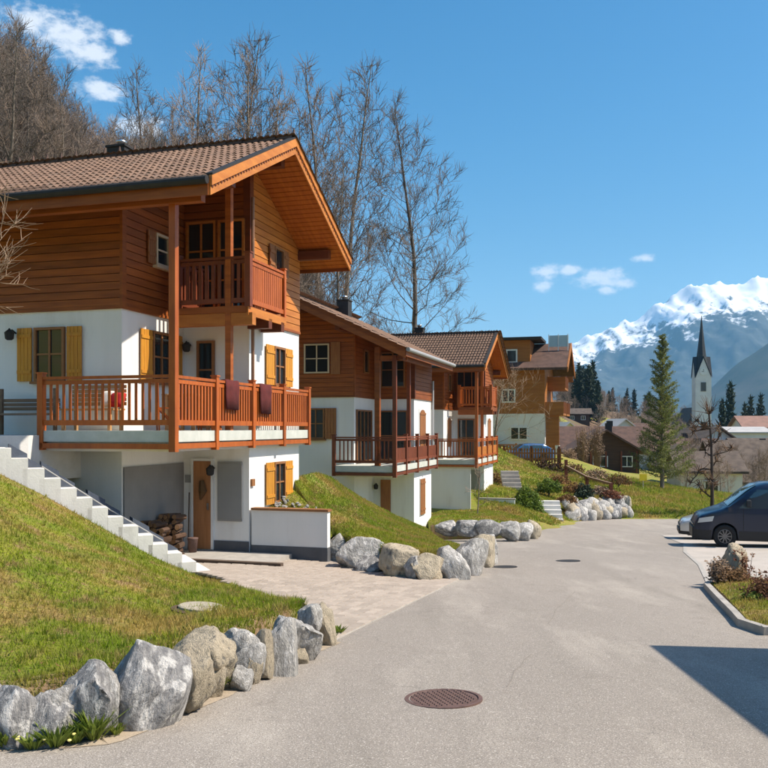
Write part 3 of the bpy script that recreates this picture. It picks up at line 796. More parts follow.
_bal = {}
def bal_mesh(w, d, h, m):
    k = (w, d, h, m.name)
    if k not in _bal: _bal[k] = MB().box(-w / 2, w / 2, -d / 2, d / 2, 0, h).mesh('baluster', m)
    return _bal[k]
def railing(parent, p0, p1, z, h=1.0, posts=(0, 1), spacing=.135, bw=.042, m=RAIL, down=.42, pw=.12, low=.07, topw=.09, bd=.035, postup=.06, wide=None, bm=None, short=0):
    p0 = Vector((*p0, 0)); p1 = Vector((*p1, 0)); d = p1 - p0; Ln = d.length; d.normalize(); an = math.atan2(d.y, d.x)
    o = MB().box(0, Ln, -topw / 2, topw / 2, h - .055, h).build('railing', m, parent, loc=(p0.x, p0.y, z), rot=(0, 0, an))
    MB().box(0, Ln, -.03, .03, low, low + .10).build('lower_rail', m, o); MB().box(0, Ln, -.025, .025, h - .15, h - .075).build('upper_rail', m, o)
    pm = MB().box(-pw / 2, pw / 2, -pw / 2, pw / 2, -down, h + postup).box(-pw / 2 - .015, pw / 2 + .015, -pw / 2 - .015, pw / 2 + .015, h + postup, h + postup + .03).mesh('post', m)
    for t in posts: link('post', pm, o, (t * Ln, 0, 0))
    n = int(Ln / spacing)
    if wide:
        bme = bal_mesh(spacing * wide, bd * .7, (h - .15 - low - .1) * (short if short else 1), bm or m)
    else: bme = bal_mesh(bw, bd, h - .15 - low - .1, bm or m)
    for k in range(n):
        x = Ln * (k + .5) / n
        if any(abs(x - t * Ln) < pw * .7 for t in posts): continue
        link('baluster', bme, o, (x, 0, low + .10))
    return o

def lamp(parent, w, s, z):
    m = MB()
    def P(s_, d, zz): return (s_, w[1] - d, zz) if w[0] == 'F' else (w[1] + d, s_, zz)
    m.tube([P(s, 0, z), P(s, .12, z + .06), P(s, .2, z + .02)], .018, 6)
    c = P(s, .2, z - .16); m.lathe([(.05, 0), (.085, .03), (.10, .16), (.03, .22), (.01, .25)], 8, c)
    m.build('wall_lamp', METALD, parent)

def chalet(name, label, O, z0, ridge_dir, near, rails, rail_side_m=RAIL, roof_b=.9, base=-2.95, ridge_shift=0, shut=SHUT):
    H = empty(name, (O[0], O[1], z0), RZH, label, 'house')
    FA, NB, RA, GB, BA, LB = 1.3, -1.9, 3.8, -.25, 6.8, -9.0      # front plane, notch side, recess, gable plane, back, left end
    WZ = 2.48
    joined = not near
    if ridge_dir == 'v':
        sl = .491; rc_, rz_ = 3.65, 6.36 + ridge_shift; e0, e1 = -.3, 7.5
        top = lambda b, a: rz_ - sl * abs(a - rc_)
    else:
        sl = .475; rc_, rz_ = -3.8, 6.1 + ridge_shift; e0, e1 = -8.2, .55
        top = lambda b, a: rz_ - sl * abs(b - rc_)
    TH = .17
    und = lambda b, a: top(b, a) - TH / math.cos(math.atan(sl)) - .02
    # plaster storeys (L-shaped)
    Lp = [(LB, FA), (NB, FA), (NB, RA), (GB, RA), (GB, BA), (LB, BA)]
    m = MB().prism(Lp, base - .4, WZ); m.build('plaster_wall', PLASTER, H)
    # timber storey core
    m = MB(); poly = []
    for (p, q) in zip(Lp, Lp[1:] + Lp[:1]):
        poly.append(p)
        i = 1 if ridge_dir == 'v' else 0
        if (p[i] - rc_) * (q[i] - rc_) < 0:
            t = (rc_ - p[i]) / (q[i] - p[i]); poly.append((p[0] + (q[0] - p[0]) * t, p[1] + (q[1] - p[1]) * t))
    n = len(poly)
    m.v = [(b, a, WZ) for b, a in poly] + [(b, a, und(b, a) + .03) for b, a in poly]
    m.f = [(i, (i + 1) % n, n + (i + 1) % n, n + i) for i in range(n)]
    m.build('timber_wall', WOODD, H)
    zF = lambda a: (lambda s: und(s, a)); zS = lambda b: (lambda s: und(b, s))
    boards(H, ('F', FA), LB if not near else -5.6, NB + .028, WZ + .03, zF(FA), WOOD, joined=joined)
    boards(H, ('S', NB), FA, RA, WZ + .03, zS(NB), WOOD if near else WOOD, joined=joined)
    boards(H, ('F', RA), NB, GB + .028, WZ + .03, zF(RA), WOOD, joined=joined)
    boards(H, ('S', GB), RA, BA, WZ + .03, zS(GB), WOODL if near else WOOD, joined=joined)
    if near:
        m = MB(); m.box(LB, -5.62, FA - .03, FA, WZ + .03, und(0, FA)); m.build('cladding', WOOD, H)
    # corner trims and drip board
    m = MB(); m.box(NB - .02, NB + .045, FA - .045, FA + .10, WZ, und(NB, FA) - .01).build('corner_trim', WOOD, H)
    m = MB(); m.box(GB - .12, GB + .05, RA - .05, RA + .14, WZ, und(GB, RA) - .01).build('corner_post', WOODD, H)
    m = MB(); m.box(LB, NB + .05, FA - .05, FA, WZ - .03, WZ + .03); m.box(NB, NB + .05, FA, RA - .05, WZ - .03, WZ + .03); m.box(NB, GB + .05, RA - .05, RA, WZ - .03, WZ + .03); m.box(GB, GB + .05, RA, BA, WZ - .03, WZ + .03)
    m.build('drip_board', WOOD, H)
    # ---- roof
    th_ = math.atan(sl); c_, s_ = math.cos(th_), math.sin(th_)
    m = MB()
    if ridge_dir == 'v':
        b0, b1 = LB - .5, roof_b
        for (ea) in (e0, e1):
            z_e = top(0, ea); tz = TH / c_
            m.hexa([(b0, ea, z_e - tz), (b1, ea, z_e - tz), (b1, rc_, rz_ - tz), (b0, rc_, rz_ - tz), (b0, ea, z_e), (b1, ea, z_e), (b1, rc_, rz_), (b0, rc_, rz_)])
    else:
        a0, a1 = -.6, 7.3
        for (eb) in (e0, e1):
            z_e = top(eb, 0); tz = TH / c_
            m.hexa([(eb, a0, z_e - tz), (rc_, a0, rz_ - tz), (rc_, a1, rz_ - tz), (eb, a1, z_e - tz), (eb, a0, z_e), (rc_, a0, rz_), (rc_, a1, rz_), (eb, a1, z_e)])
    roof = m.build('roof', WOODD, H)
    Lr0 = (rc_ - e0) / c_; Lr1 = (e1 - rc_) / c_
    if ridge_dir == 'v':
        lay_tiles(roof, (roof_b + .0, rc_, rz_ + .005), (-1, 0, 0), (0, -c_, -s_), roof_b - LB + .5, Lr0 + .03, 298 if near else 0, 7.8)
        lay_tiles(roof, (LB - .5, rc_, rz_ + .005), (1, 0, 0), (0, c_, -s_), roof_b - LB + .5, Lr1 + .03)
    else:
        lay_tiles(roof, (e0 * 0 + rc_, 7.3, rz_ + .005), (0, -1, 0), (c_, 0, -s_), 7.9, Lr1 + .03)
        lay_tiles(roof, (rc_, -.6, rz_ + .005), (0, 1, 0), (-c_, 0, -s_), 7.9, Lr0 + .03)
    # ridge tiles
    def ridge_tile():
        q = MB(); n = 6; l = .42; nz = .26 if near else .16
        for (y, r) in ((0, .095), (l, .125)):
            for k in range(n + 1):
                t = math.pi * k / n; q.v.append((y, -math.cos(t) * r * 1.15, math.sin(t) * r))
        for k in range(n): q.f.append((k, k + 1, n + 2 + k, n + 1 + k))
        b = len(q.v); q.v.append((l, 0, -.02)); q.f += [(n + 1 + k, n + 2 + k, b) for k in range(n)]
        # raised dark nose
        q.hexa([(l - .02, -.06, .09), (l + .02, -.06, .09), (l + .02, .06, .09), (l - .02, .06, .09), (l - .01, -.012, nz), (l + .01, -.012, nz), (l + .01, .012, nz), (l - .01, .012, nz)])
        return q.mesh('ridge_tile', TILED)
    rm = ridge_tile()
    nR = int((roof_b - LB + .5) / .40) if ridge_dir == 'v' else int(7.9 / .40)
    for k in range(nR):
        if ridge_dir == 'v': link('ridge_tile', rm, roof, (roof_b - .42 - k * .40, rc_, rz_ + .015))
        else: link('ridge_tile', rm, roof, (rc_, 7.3 - .42 - k * .40, rz_ + .015), (0, 0, math.pi / 2))
    # soffit, barge boards, fascia, gutters
    if ridge_dir == 'v':
        for ea, sg in ((e0, 1), (e1, -1)):
            q = MB(); nb = int(Lr0 / .16)
            for k in range(nb):
                t0, t1 = k / nb, (k + 1) / nb - .006
                A = ea + (rc_ - ea) * t0; B = ea + (rc_ - ea) * t1; zo = -TH / c_
                for (x0, x1) in ((GB - 1.8, roof_b - .03),):
                    q.hexa([(x0, A, top(0, A) + zo - .02), (x1, A, top(0, A) + zo - .02), (x1, B, top(0, B) + zo - .02), (x0, B, top(0, B) + zo - .02),
                            (x0, A, top(0, A) + zo), (x1, A, top(0, A) + zo), (x1, B, top(0, B) + zo), (x0, B, top(0, B) + zo)])
            q.build('soffit', SOFFIT, roof)
            # barge boards: an upper broad one and a lower one set back, with dentils between
            x = roof_b
            def bb(o1, o2, x0, x1, nm, mm):
                A = ea - .06 * sg * 0; q = MB()
                q.hexa([(x0, A, top(0, A) + o1), (x1, A, top(0, A) + o1), (x1, rc_, rz_ + o1), (x0, rc_, rz_ + o1), (x0, A, top(0, A) + o2), (x1, A, top(0, A) + o2), (x1, rc_, rz_ + o2), (x0, rc_, rz_ + o2)])
                return q.build(nm, mm, roof)
            bb(-.30, -.135, x + .002, x + .035, 'barge_board', WOODL)
            bb(-.13, .055, x + .004, x + .065, 'barge_board', WOODL)
            bb(.058, .095, x - .06, x + .075, 'verge_flashing', METALD)
            q = MB(); nd = 34
            for k in range(nd):
                A = ea + (rc_ - ea) * (k + .5) / nd
                q.box(x + .036, x + .05, A - .025, A + .025, top(0, A) - .175, top(0, A) - .135)
            q.build('dentil_trim', WOODD, roof)
        # near-side fascia and gutter
        for ea, sg in ((e0, -1), (e1, 1)):
            q = MB(); ze = top(0, ea); q.box(LB - .5, roof_b, min(ea + sg * .002, ea + sg * .03), max(ea + sg * .002, ea + sg * .03), ze - .30, ze - .01); q.build('fascia', WOOD, roof)
            q = MB(); q.tube([(LB - .5, ea + sg * .10, ze - .05), (roof_b + .02, ea + sg * .10, ze - .05)], .075, 10); q.build('gutter', METALD, roof, smooth=False)
        # purlins
        for (aa, dz, hh, ww) in ((rc_ + .05, .02, .26, .20), (BA - .05, .0, .22, .18), (RA - 2.55, .0, .22, .16), (.02, .0, .22, .16)):
            zt = und(0, aa) - .0 - (.10 if abs(aa - rc_) < .2 else .0)
            zt = min(und(0, aa - ww / 2), und(0, aa + ww / 2)) - .005
            MB().box(-3.0 if aa > .5 else -5.6, roof_b - .28, aa - ww / 2, aa + ww / 2, zt - hh, zt).build('purlin', WOODD if aa > .5 else WOOD, roof)
        # strut of the tall corner post
    else:
        a0, a1 = -.6, 7.3
        for eb, sg in ((e0, 1), (e1, -1)):
            q = MB(); nb = 26
            for k in range(nb):
                t0, t1 = k / nb, (k + 1) / nb - .006
                A = eb + (rc_ - eb) * t0; B = eb + (rc_ - eb) * t1; zo = -TH / c_
                q.hexa([(A, a0 + .03, top(A, 0) + zo - .02), (B, a0 + .03, top(B, 0) + zo - .02), (B, RA, top(B, 0) + zo - .02), (A, RA, top(A, 0) + zo - .02),
                        (A, a0 + .03, top(A, 0) + zo), (B, a0 + .03, top(B, 0) + zo), (B, RA, top(B, 0) + zo), (A, RA, top(A, 0) + zo)])
            q.build('soffit', SOFFIT, roof)
            def bb(o1, o2, y0, y1, nm, mm):
                q = MB()
                q.hexa([(eb, y0, top(eb, 0) + o1), (rc_, y0, rz_ + o1), (rc_, y1, rz_ + o1), (eb, y1, top(eb, 0) + o1), (eb, y0, top(eb, 0) + o2), (rc_, y0, rz_ + o2), (rc_, y1, rz_ + o2), (eb, y1, top(eb, 0) + o2)])
                return q.build(nm, mm, roof)
            bb(-.34, -.13, a0 - .035, a0 - .002, 'barge_board', WOOD); bb(-.125, .055, a0 - .065, a0 - .004, 'barge_board', WOOD); bb(.058, .09, a0 - .075, a0 + .05, 'verge_flashing', METALD)
        ze = top(e1, 0)
        MB().box(e1 + .002, e1 + .03, a0, a1, ze - .28, ze - .01).build('fascia', WOOD, roof)
        MB().tube([(e1 + .10, a0 - .02, ze - .05), (e1 + .10, a1, ze - .05)], .075, 10).build('gutter', mat('zinc_gutter', (.32, .32, .32), None, rough=.5), roof)
        for bb_ in (e1 - .25, NB - .1, -3.8):
            zt = min(und(bb_ - .09, 0), und(bb_ + .09, 0)) - .005
            MB().box(bb_ - .09, bb_ + .09, a0 + .3, RA, zt - .22, zt).build('purlin', WOODD, roof)
    # chimney
    cb, ca = (-3.85, 4.25) if ridge_dir == 'v' else (-3.4, 4.6)
    ch = MB().box(cb - .24, cb + .24, ca - .24, ca + .24, top(cb, ca) - .3, rz_ + .42).box(cb - .27, cb + .27, ca - .27, ca + .27, rz_ + .42, rz_ + .47).build('chimney', METALD, roof)
    MB().lathe([(.10, 0), (.10, .10), (.13, .11), (.13, .15), (.02, .2)], 12, (cb, ca, rz_ + .47)).build('chimney_cap', STEEL, ch, smooth=True)
    # ---- deck slab at the living floor
    DL = -2.85 if near else -2.25
    deck = [(DL, 0), (0, 0), (0, 7.0), (GB, 7.0), (GB, RA), (NB, RA), (NB, FA), (DL, FA)]
    m = MB().prism([(x + (.03 if x < DL + .01 else 0) - (.04 if x == 0 else 0), max(y, .04) if y < 7 else 6.97) for x, y in deck], -.24, -.03); slab = m.build('deck_slab', SLABEDGE, H)
    m = MB(); m.box(DL, -.02, .0, .10, -.37, -.27); m.box(-.12, -.02, .10, 6.98, -.37, -.27); m.build('deck_fascia', rail_side_m, slab)
    m = MB().prism([(x + (.06 if x < DL + .01 else 0) - (.14 if x == 0 else 0), max(y, .14) if y < 7 else 6.94) for x, y in deck], -.42, -.242); m.build('deck_soffit', PLASTER, slab)
    # railings on the deck
    fr = railing(H, (DL, .06), (0, .06), .0, 1.0, posts=(0,), m=rails[0], spacing=.142, down=.40)
    nseg = 4
    cuts = [0, 1.80, 3.55, 5.3, 6.96]
    for k in range(4):
        rr = railing(H, (-.06, cuts[k]), (-.06, cuts[k + 1]), .0, 1.0, posts=(1,) if k else (1,), m=rails[1], spacing=.125, bw=.06, wide=rails[2], bm=rails[3], down=.42, short=0 if near else .62)
    # tall corner post up to the eave
    tz = und(0, .02) - .24
    MB().box(-.066, .066, -.006, .126, -.42, tz).build('corner_column', rails[1], H)
    m = MB(); m.box(-.065 - .16, .065 - .16, 2.56, 2.69, -.03, und(-.16, 2.62) - .01).build('column', WOOD if near else rails[1], H)
    return H, und, top

# ---- chalet 1
O1 = (-3.866, 15.5)
H1, und1, top1 = chalet('chalet', 'nearest white and timber chalet with ochre shutters and deck rail at left', O1, -.02, 'v', True, (RAIL, RAIL, None, RAIL))
def upper_balcony(H, und, near, m1, m2):
    bl, br, a0, a1, z = -1.35, .30, 2.55, 4.6, 2.60
    o = MB().box(bl, br, a0, 3.75, z - .14, z).box(-.20, br, 3.75, a1, z - .14, z).build('upper_balcony_floor', WOOD, H)
    MB().box(bl - .05, br + .10, a0 + .02, a0 + .20, z - .40, z - .145).build('beam', WOODL if near else WOOD, H)
    MB().box(-.20, br + .02, a1 - .30, a1 - .12, z - .36, z - .145).build('bracket', WOODD, H)
    MB().box(-.20, br + .02, 3.6, 3.78, z - .36, z - .145).build('bracket', WOODD, H)
    MB().box(br - .02, br + .02, a0, a1, z - .20, z - .02).build('fascia', WOODL if near else WOOD, H)
    railing(H, (bl, a0 + .05), (br, a0 + .05), z, 1.05, posts=(0, 1), m=m1, spacing=.15, bw=.075, down=.02, pw=.13)
    railing(H, (br - .05, a0 + .05), (br - .05, a1), z, 1.05, posts=(1,), m=m2, spacing=.11, wide=.82, bm=m2, down=.1, pw=.10)
    railing(H, (bl, a0 + .05), (bl, 3.78), z, 1.05, posts=(), m=m1, spacing=.15, bw=.075, down=.02)
    railing(H, (-.2, a1 - .05), (br - .05, a1 - .05), z, 1.05, posts=(), m=m1, spacing=.13, bw=.075, down=.02)
upper_balcony(H1, und1, True, RAILD, RAIL)
SHO = dict(shutters=True)
window(H1, ('F', 1.3), -3.60, 1.00, 2.12, .74, shutters=True, swd=.36, gap=.06, bars=(1, 1))
window(H1, ('S', -1.9), 2.78, 1.02, 2.12, .78, shutters=True, swd=.45, gap=.02, bars=(1, 1))
window(H1, ('F', 3.8), -1.32, .02, 2.02, .44, bars=(0, 2), sill=False, name='glass_door')
window(H1, ('S', -.25), 5.45, 1.05, 2.00, .66, shutters=True, swd=.46, bars=(1, 1))
window(H1, ('S', -.25), 5.45, -1.80, -.80, .66, shutters=True, swd=.46, bars=(1, 1))
window(H1, ('S', -1.872), 2.75, 3.55, 4.25, .55, fm=FRAMEW, shutters=True, sm=SHUTB, swd=.30, bars=(0, 1))
window(H1, ('S', -.222), 5.35, 3.75, 4.40, .55, fm=FRAME, shutters=True, sm=SHUTB, swd=.28, bars=(0, 0))
window(H1, ('F', 3.772), -1.42, 2.70, 4.75, .75, fm=WOODL, bars=(1, 2), sill=False, name='glazed_door')
window(H1, ('F', 3.772), -.66, 2.70, 4.75, .66, fm=WOODL, bars=(1, 2), sill=False, name='glazed_door')
lamp(H1, ('F', 1.3), -4.46, 2.02); lamp(H1, ('F', 3.8), -1.72, 1.92); lamp(H1, ('F', 3.8), -1.12, -.90)
# entrance storey
m = MB(); wbox(m, ('S', -1.9), 1.34, 3.74, -2.95, -.78, .004, .035); m.build('grey_side_panel', GREYPL, H1)
m = MB(); wbox(m, ('F', 3.8), -1.62, -1.18, -2.75, -.74, .0, .06); dr = m.build('door', mat('oak_door', (.42, .19, .075), (.33, .14, .05), 3, .5, .15, 20, stretch=(6, 6, .5)), H1)
m = MB(); wbox(m, ('F', 3.8), -1.26, -1.22, -1.85, -1.70, .06, .10); m.build('handle', STEEL, dr)
m = MB(); m.tube([(-1.38, 3.68, -1.18), (-1.34, 3.66, -1.42), (-1.40, 3.66, -1.62)], [.05, .10, .02], 7); m.build('door_wreath', DRYLEAF, dr)
m = MB(); wbox(m, ('F', 3.8), -1.68, -1.625, -2.75, -.68, .0, .07); wbox(m, ('F', 3.8), -1.175, -1.12, -2.75, -.68, .0, .07); wbox(m, ('F', 3.8), -1.62, -1.18, -.735, -.68, .0, .07); m.build('door_frame', WHITEP, H1)
m = MB(); wbox(m, ('F', 3.8), -1.02, -.42, -2.10, -.74, .0, .045); m.build('grey_panel', GREYPANEL, H1)
m = MB(); wbox(m, ('F', 3.8), -1.0, -.40, -2.06, -.78, .045, .06); m.build('grey_shutter', mat('grey_roller', (.27, .27, .26), (.25, .25, .245), 3, .55), H1)
m = MB(); wbox(m, ('F', 3.8), -1.86, -1.72, -1.24, -1.06, .0, .02); m.build('name_plate', GREYPANEL, H1)
m = MB(); wbox(m, ('S', -.25), 3.86, 4.02, -1.30, -1.14, .0, .05); m.build('letter_box', FRAME, H1)
m = MB(); wbox(m, ('F', 3.8), -1.12, -.25, -2.96, -2.55, .003, .02); m.build('socle', SOCLE, H1)
m = MB().tube([(-.12, 3.72, 5.2), (-.12, 3.72, -.4)], .04, 8); m.build('downpipe', COPPER, H1)
# platform slab before the door
m = MB().box(-1.86, .8, 2.35, 3.78, -3.15, -2.78); m.build('entrance_slab', KERB, H1)
m = MB().box(-2.6, 1.2, 2.2, 2.345, -3.15, -2.74); m.build('slab_edging', mat('dark_sleeper', (.11, .075, .05), (.08, .055, .04), 5, .85, .3, 20), H1)
# terrace landing left of the deck
m = MB().prism([(-9, -2.2), (-3.9, -2.2), (-2.86, -.3), (-2.86, 1.3), (-9, 1.3)], -1.0, -.12); m.build('landing_slab', CONC, H1)
# low garden wall beside the entrance (thing of its own)
gw = empty('garden_wall', (O1[0], O1[1], -.02), RZH, 'low white wall with brown coping and dark base beside the first entrance', 'wall')
MB().box(-.2, 1.62, 3.82, 4.0, -2.66, -1.83).build('wall_body', PLASTER, gw)
MB().box(-.2, 1.625, 3.812, 4.005, -3.3, -2.62).build('wall_base', SOCLE, gw)
MB().box(-.2, 1.65, 3.78, 4.04, -1.83, -1.78).build('coping', FRAME, gw)

# ---- chalet 2 (ridge along the street)
O2 = (.36, 29.6)
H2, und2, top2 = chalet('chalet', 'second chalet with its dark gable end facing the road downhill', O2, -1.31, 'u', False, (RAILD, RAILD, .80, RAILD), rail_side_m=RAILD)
window(H2, ('F', 1.272), -3.35, 3.35, 4.45, 1.0, fm=FRAMEW, shutters=None, bars=(1, 1), sill=False)
m = MB(); wbox(m, ('F', 1.272), -2.78, -2.42, 3.3, 4.5, .03, .06); m.build('shutter', SHUTB, H2)
window(H2, ('F', 1.3), -3.4, .9, 2.05, .7, shutters=True, sm=SHUTB, swd=.45)
window(H2, ('S', -1.9), 2.45, .02, 2.0, 1.9, bars=(3, 0), sill=False, name='glass_door')
window(H2, ('F', 3.8), -1.1, .02, 2.0, 1.2, bars=(1, 1), sill=False, name='glass_door')
window(H2, ('S', -.25), 5.1, .55, 2.05, .95, shutters=True, closed=True, arch=True, sm=SHUTB, fm=WHITEP)
window(H2, ('S', -.25), 5.1, -2.2, -.75, .8, shutters=True, closed=True, sm=SHUTB, fm=WHITEP)
window(H2, ('S', -1.872), 2.6, 3.4, 4.3, .6, bars=(0, 0), sill=False)
window(H2, ('F', 3.772), -1.1, 2.9, 4.3, 1.0, bars=(1, 1), sill=False)
MB().box(-.75, -.57, .1, .28, -.05, und2(-.66, .2) - .24).build('column', WOOD, H2)
MB().box(-.55, .42, .1, .26, und2(0, .2) - .42, und2(0, .2) - .24).build('beam', WOOD, H2)
m = MB(); wbox(m, ('F', 3.8), -1.6, -1.2, -2.75, -.74, .0, .05); m.build('door', SHUTB, H2)
m = MB().tube([(-.15, 6.7, 3.3), (-.15, 6.7, -.4)], .045, 8); m.build('downpipe', mat('zinc_pipe', (.4, .4, .4), None, rough=.5), H2)
lamp(H2, ('F', 3.8), -1.75, -.95)
# ---- chalet 3
O3 = (4.45, 41.0)
H3, und3, top3 = chalet('chalet', 'third chalet with a tiled roof side on and small upper balcony', O3, -1.52, 'v', False, (RAIL, RAIL, .80, WOODL), roof_b=.45, ridge_shift=.12, rail_side_m=RAIL)
upper_balcony(H3, und3, False, RAIL, RAIL)
window(H3, ('S', -.25), 5.3, .55, 2.05, .95, shutters=True, closed=True, arch=True, sm=SHUTB, fm=WHITEP)
window(H3, ('S', -1.9), 2.6, .55, 2.05, .9, shutters=True, closed=True, arch=True, sm=SHUTB, fm=WHITEP)
window(H3, ('F', 3.8), -1.2, .02, 2.0, .9, bars=(1, 1), sill=False, name='glass_door')
window(H3, ('F', 3.772), -1.1, 2.7, 4.6, 1.2, bars=(2, 1), sill=False, name='glazed_door')
window(H3, ('S', -1.872), 2.6, 3.4, 4.3, .6, bars=(0, 0), sill=False)
window(H3, ('F', 1.3), -3.4, .9, 2.05, .7, shutters=True, sm=SHUTB, swd=.45)
m = MB(); wbox(m, ('F', 3.8), -1.15, -.45, -2.6, -.70, .0, .05); m.build('grey_panel', GREYPANEL, H3)
m = MB().box(-2.3, -.3, .14, .20, -2.95, -.43).build('white_screen_wall', PLASTER, H3)
gw3 = empty('garden_wall', (O3[0], O3[1], -1.52), RZH, 'short white garden wall below the deck of the third chalet', 'wall')
MB().box(-.2, 1.6, 1.9, 2.1, -3.2, -2.05).build('wall_body', PLASTER, gw3)
MB().box(-.2, 1.63, 1.87, 2.13, -2.05, -2.0).build('coping', KERB, gw3)

# ---- outside stair of the first chalet
st = empty('garden_stair', (0, 0, 0), 0, 'white concrete block stair climbing from the driveway to the first deck', 'stair')
sdir = Vector((.90, .436, 0)); sn = Vector((-.436, .90, 0))
bot = Vector((-3.30, 16.05, -2.86)); N_ST = 15
ang = math.atan2(sdir.y, sdir.x)
sm_ = MB().box(-.33, .02, 0, 1.0, -.40, .175).mesh('step', CONC)
for k in range(N_ST):
    p = bot - sdir * (.265 * k) + Vector((0, 0, .180 * k))
    link('step', sm_, st, p, (0, 0, ang))
# dark blocks paint in the shade on the far treads; pale pipe beside them
m = MB()
for k in range(2, 13):
    p = bot - sdir * (.265 * k + .12) + sn * .62 + Vector((0, 0, .180 * k + .17))
    m.box(0, 0, 0, 0, 0, 0) if False else None
    q = p; dx = sdir * .15; dy = sn * .22; h = Vector((0, 0, .16 + .05 * math.sin(k * 2.1)))
    m.hexa([q - dx - dy, q + dx - dy, q + dx + dy, q - dx + dy, q - dx - dy * .8 + h + Vector((0, 0, .09)), q + dx - dy * .8 + h - Vector((0, 0, .09)), q + dx + dy * .8 + h - Vector((0, 0, .09)), q - dx + dy * .8 + h + Vector((0, 0, .09))])
cv = m.build('tread_shade_blocks', TREAD_SHADE); prop(cv, 'dark blocks standing in for the shade on the wall side of the white stair treads', 'painted shade')
p0 = bot - sdir * (.265 * 3) + sn * .34 + Vector((0, 0, .180 * 3 + .20)); p1 = bot - sdir * (.265 * 11) + sn * .34 + Vector((0, 0, .180 * 11 + .20))
o = MB().tube([p0 + Vector((0, 0, -.10)), p0, p0.lerp(p1, .5) + Vector((0, 0, -.03)), p1, p1 + Vector((0, 0, -.2))], .012, 6).build('handrail_pipe', GREYPANEL); prop(o, 'thin pale pipe running down beside the white stair', 'pipe')
# ---- things on the first deck (local chalet frame -> world)
def w1(b, a, z, O=O1, z0=-.02): return Vector((O[0] + U.x * a + V.x * b, O[1] + U.y * a + V.y * b, z0 + z))
def bench(loc, ln, m, label, back=True, n=5):
    t = empty('bench', loc, RZH, label, 'bench')
    for k in range(4): MB().box(-ln / 2, ln / 2, -.2 + k * .105, -.11 + k * .105, .40, .435).build('seat_slat', m, t)
    if back:
        for k in range(n): MB().box(-ln / 2, ln / 2, .23, .255, .50 + k * .085, .57 + k * .085).build('back_slat', m, t)
    for s in (-1, 1):
        for y in (-.18, .22): MB().box(s * (ln / 2 - .1) - .03, s * (ln / 2 - .1) + .03, y - .03, y + .03, 0, .40 if y < 0 or not back else .95).build('leg', m, t)
    return t
BENCHW = mat('garden_bench_wood', (.46, .27, .12), (.36, .20, .085), 4, .6, rnd=.1, stretch=(.4, 3, 3))
BENCHG = mat('weathered_bench_wood', (.24, .155, .095), (.17, .11, .07), 4, .7, rnd=.12, stretch=(.4, 3, 3))
bench(w1(-2.25, .80, -.03), 1.25, BENCHW, 'pale slatted garden bench behind the front rail of the first deck')
bench(w1(-3.85, .70, -.12), 1.5, BENCHG, 'weathered bench under the left window of the first chalet', n=3)
def cushion(loc, sx, sy, sz, m, rx, rz, label):
    q = MB(); n = 12
    for i in range(n + 1):
        for j in range(n + 1):
            u = -1 + 2 * i / n; v_ = -1 + 2 * j / n
            h = max((1 - u ** 4) * (1 - v_ ** 4), 0) ** .5
            q.v.append((u * sx * (1 - .08 * v_ * v_), v_ * sy * (1 - .08 * u * u), h * sz))
    b = len(q.v); q.v += [(x, y, -z) for x, y, z in q.v]
    for i in range(n):
        for j in range(n):
            a = i * (n + 1) + j; q.f.append((a, a + n + 1, a + n + 2, a + 1)); q.f.append((b + a, b + a + 1, b + a + n + 2, b + a + n + 1))
    o = q.build('cushion', m, smooth=True, loc=loc, rot=(rx, 0, rz)); prop(o, label, 'cushion')
cushion(w1(-1.93, .90, .60), .17, .17, .07, CUSHW, R_(72), RZH + .1, 'white cushion beside the red one on the deck bench')
cushion(w1(-1.72, .86, .575), .19, .16, .08, CUSHR, R_(66), RZH - .2, 'red cushion on the deck bench')
def rail_cloth(b, a0, a1, z0, label):
    q = MB(); n = 8
    pts = [(-.09, z0), (-.085, .99), (-.06, 1.012), (.0, 1.016), (.02, 1.0), (.035, .85), (.03, .7), (.036, z0 - .02)]
    for k, (d, z) in enumerate(pts):
        for j in range(n + 1):
            t = j / n; q.v.append((b + d + .008 * math.sin(t * 9 + z * 5), a0 + (a1 - a0) * t, z + .006 * math.sin(t * 7)))
    for k in range(len(pts) - 1):
        for j in range(n): a = k * (n + 1) + j; q.f.append((a, a + 1, a + n + 2, a + n + 1))
    o = q.build('hanging_cloth', TOWEL, loc=(O1[0], O1[1], -.02), rot=(0, 0, RZH), smooth=True); prop(o, label, 'cloth')
    md = o.modifiers.new('thick', 'SOLIDIFY'); md.thickness = .012
rail_cloth(-.03, 2.15, 2.75, .42, 'dark red cloth over the deck rail nearer the corner post')
rail_cloth(-.03, 3.85, 4.45, .36, 'dark red cloth over the deck rail below the gable window')
def planter(loc, ln, label, seed, m=WOODD, fl=REDLEAF):
    t = empty('planter', loc, RZH, label, 'planter')
    MB().box(-ln / 2, ln / 2, -.13, .13, 0, .24).build('box', m, t)
    r = random.Random(seed); q = MB()
    for k in range(140):
        c = Vector((r.uniform(-ln / 2, ln / 2), r.uniform(-.13, .13), .24 + r.random() * .22)); d = Vector((r.uniform(-1, 1), r.uniform(-1, 1), r.uniform(0, 1))).normalized() * .06; e = d.orthogonal().normalized() * .03
        q.add([c - d, c + e, c + d, c - e], [(0, 1, 2, 3)])
    q.build('plants', fl, t)
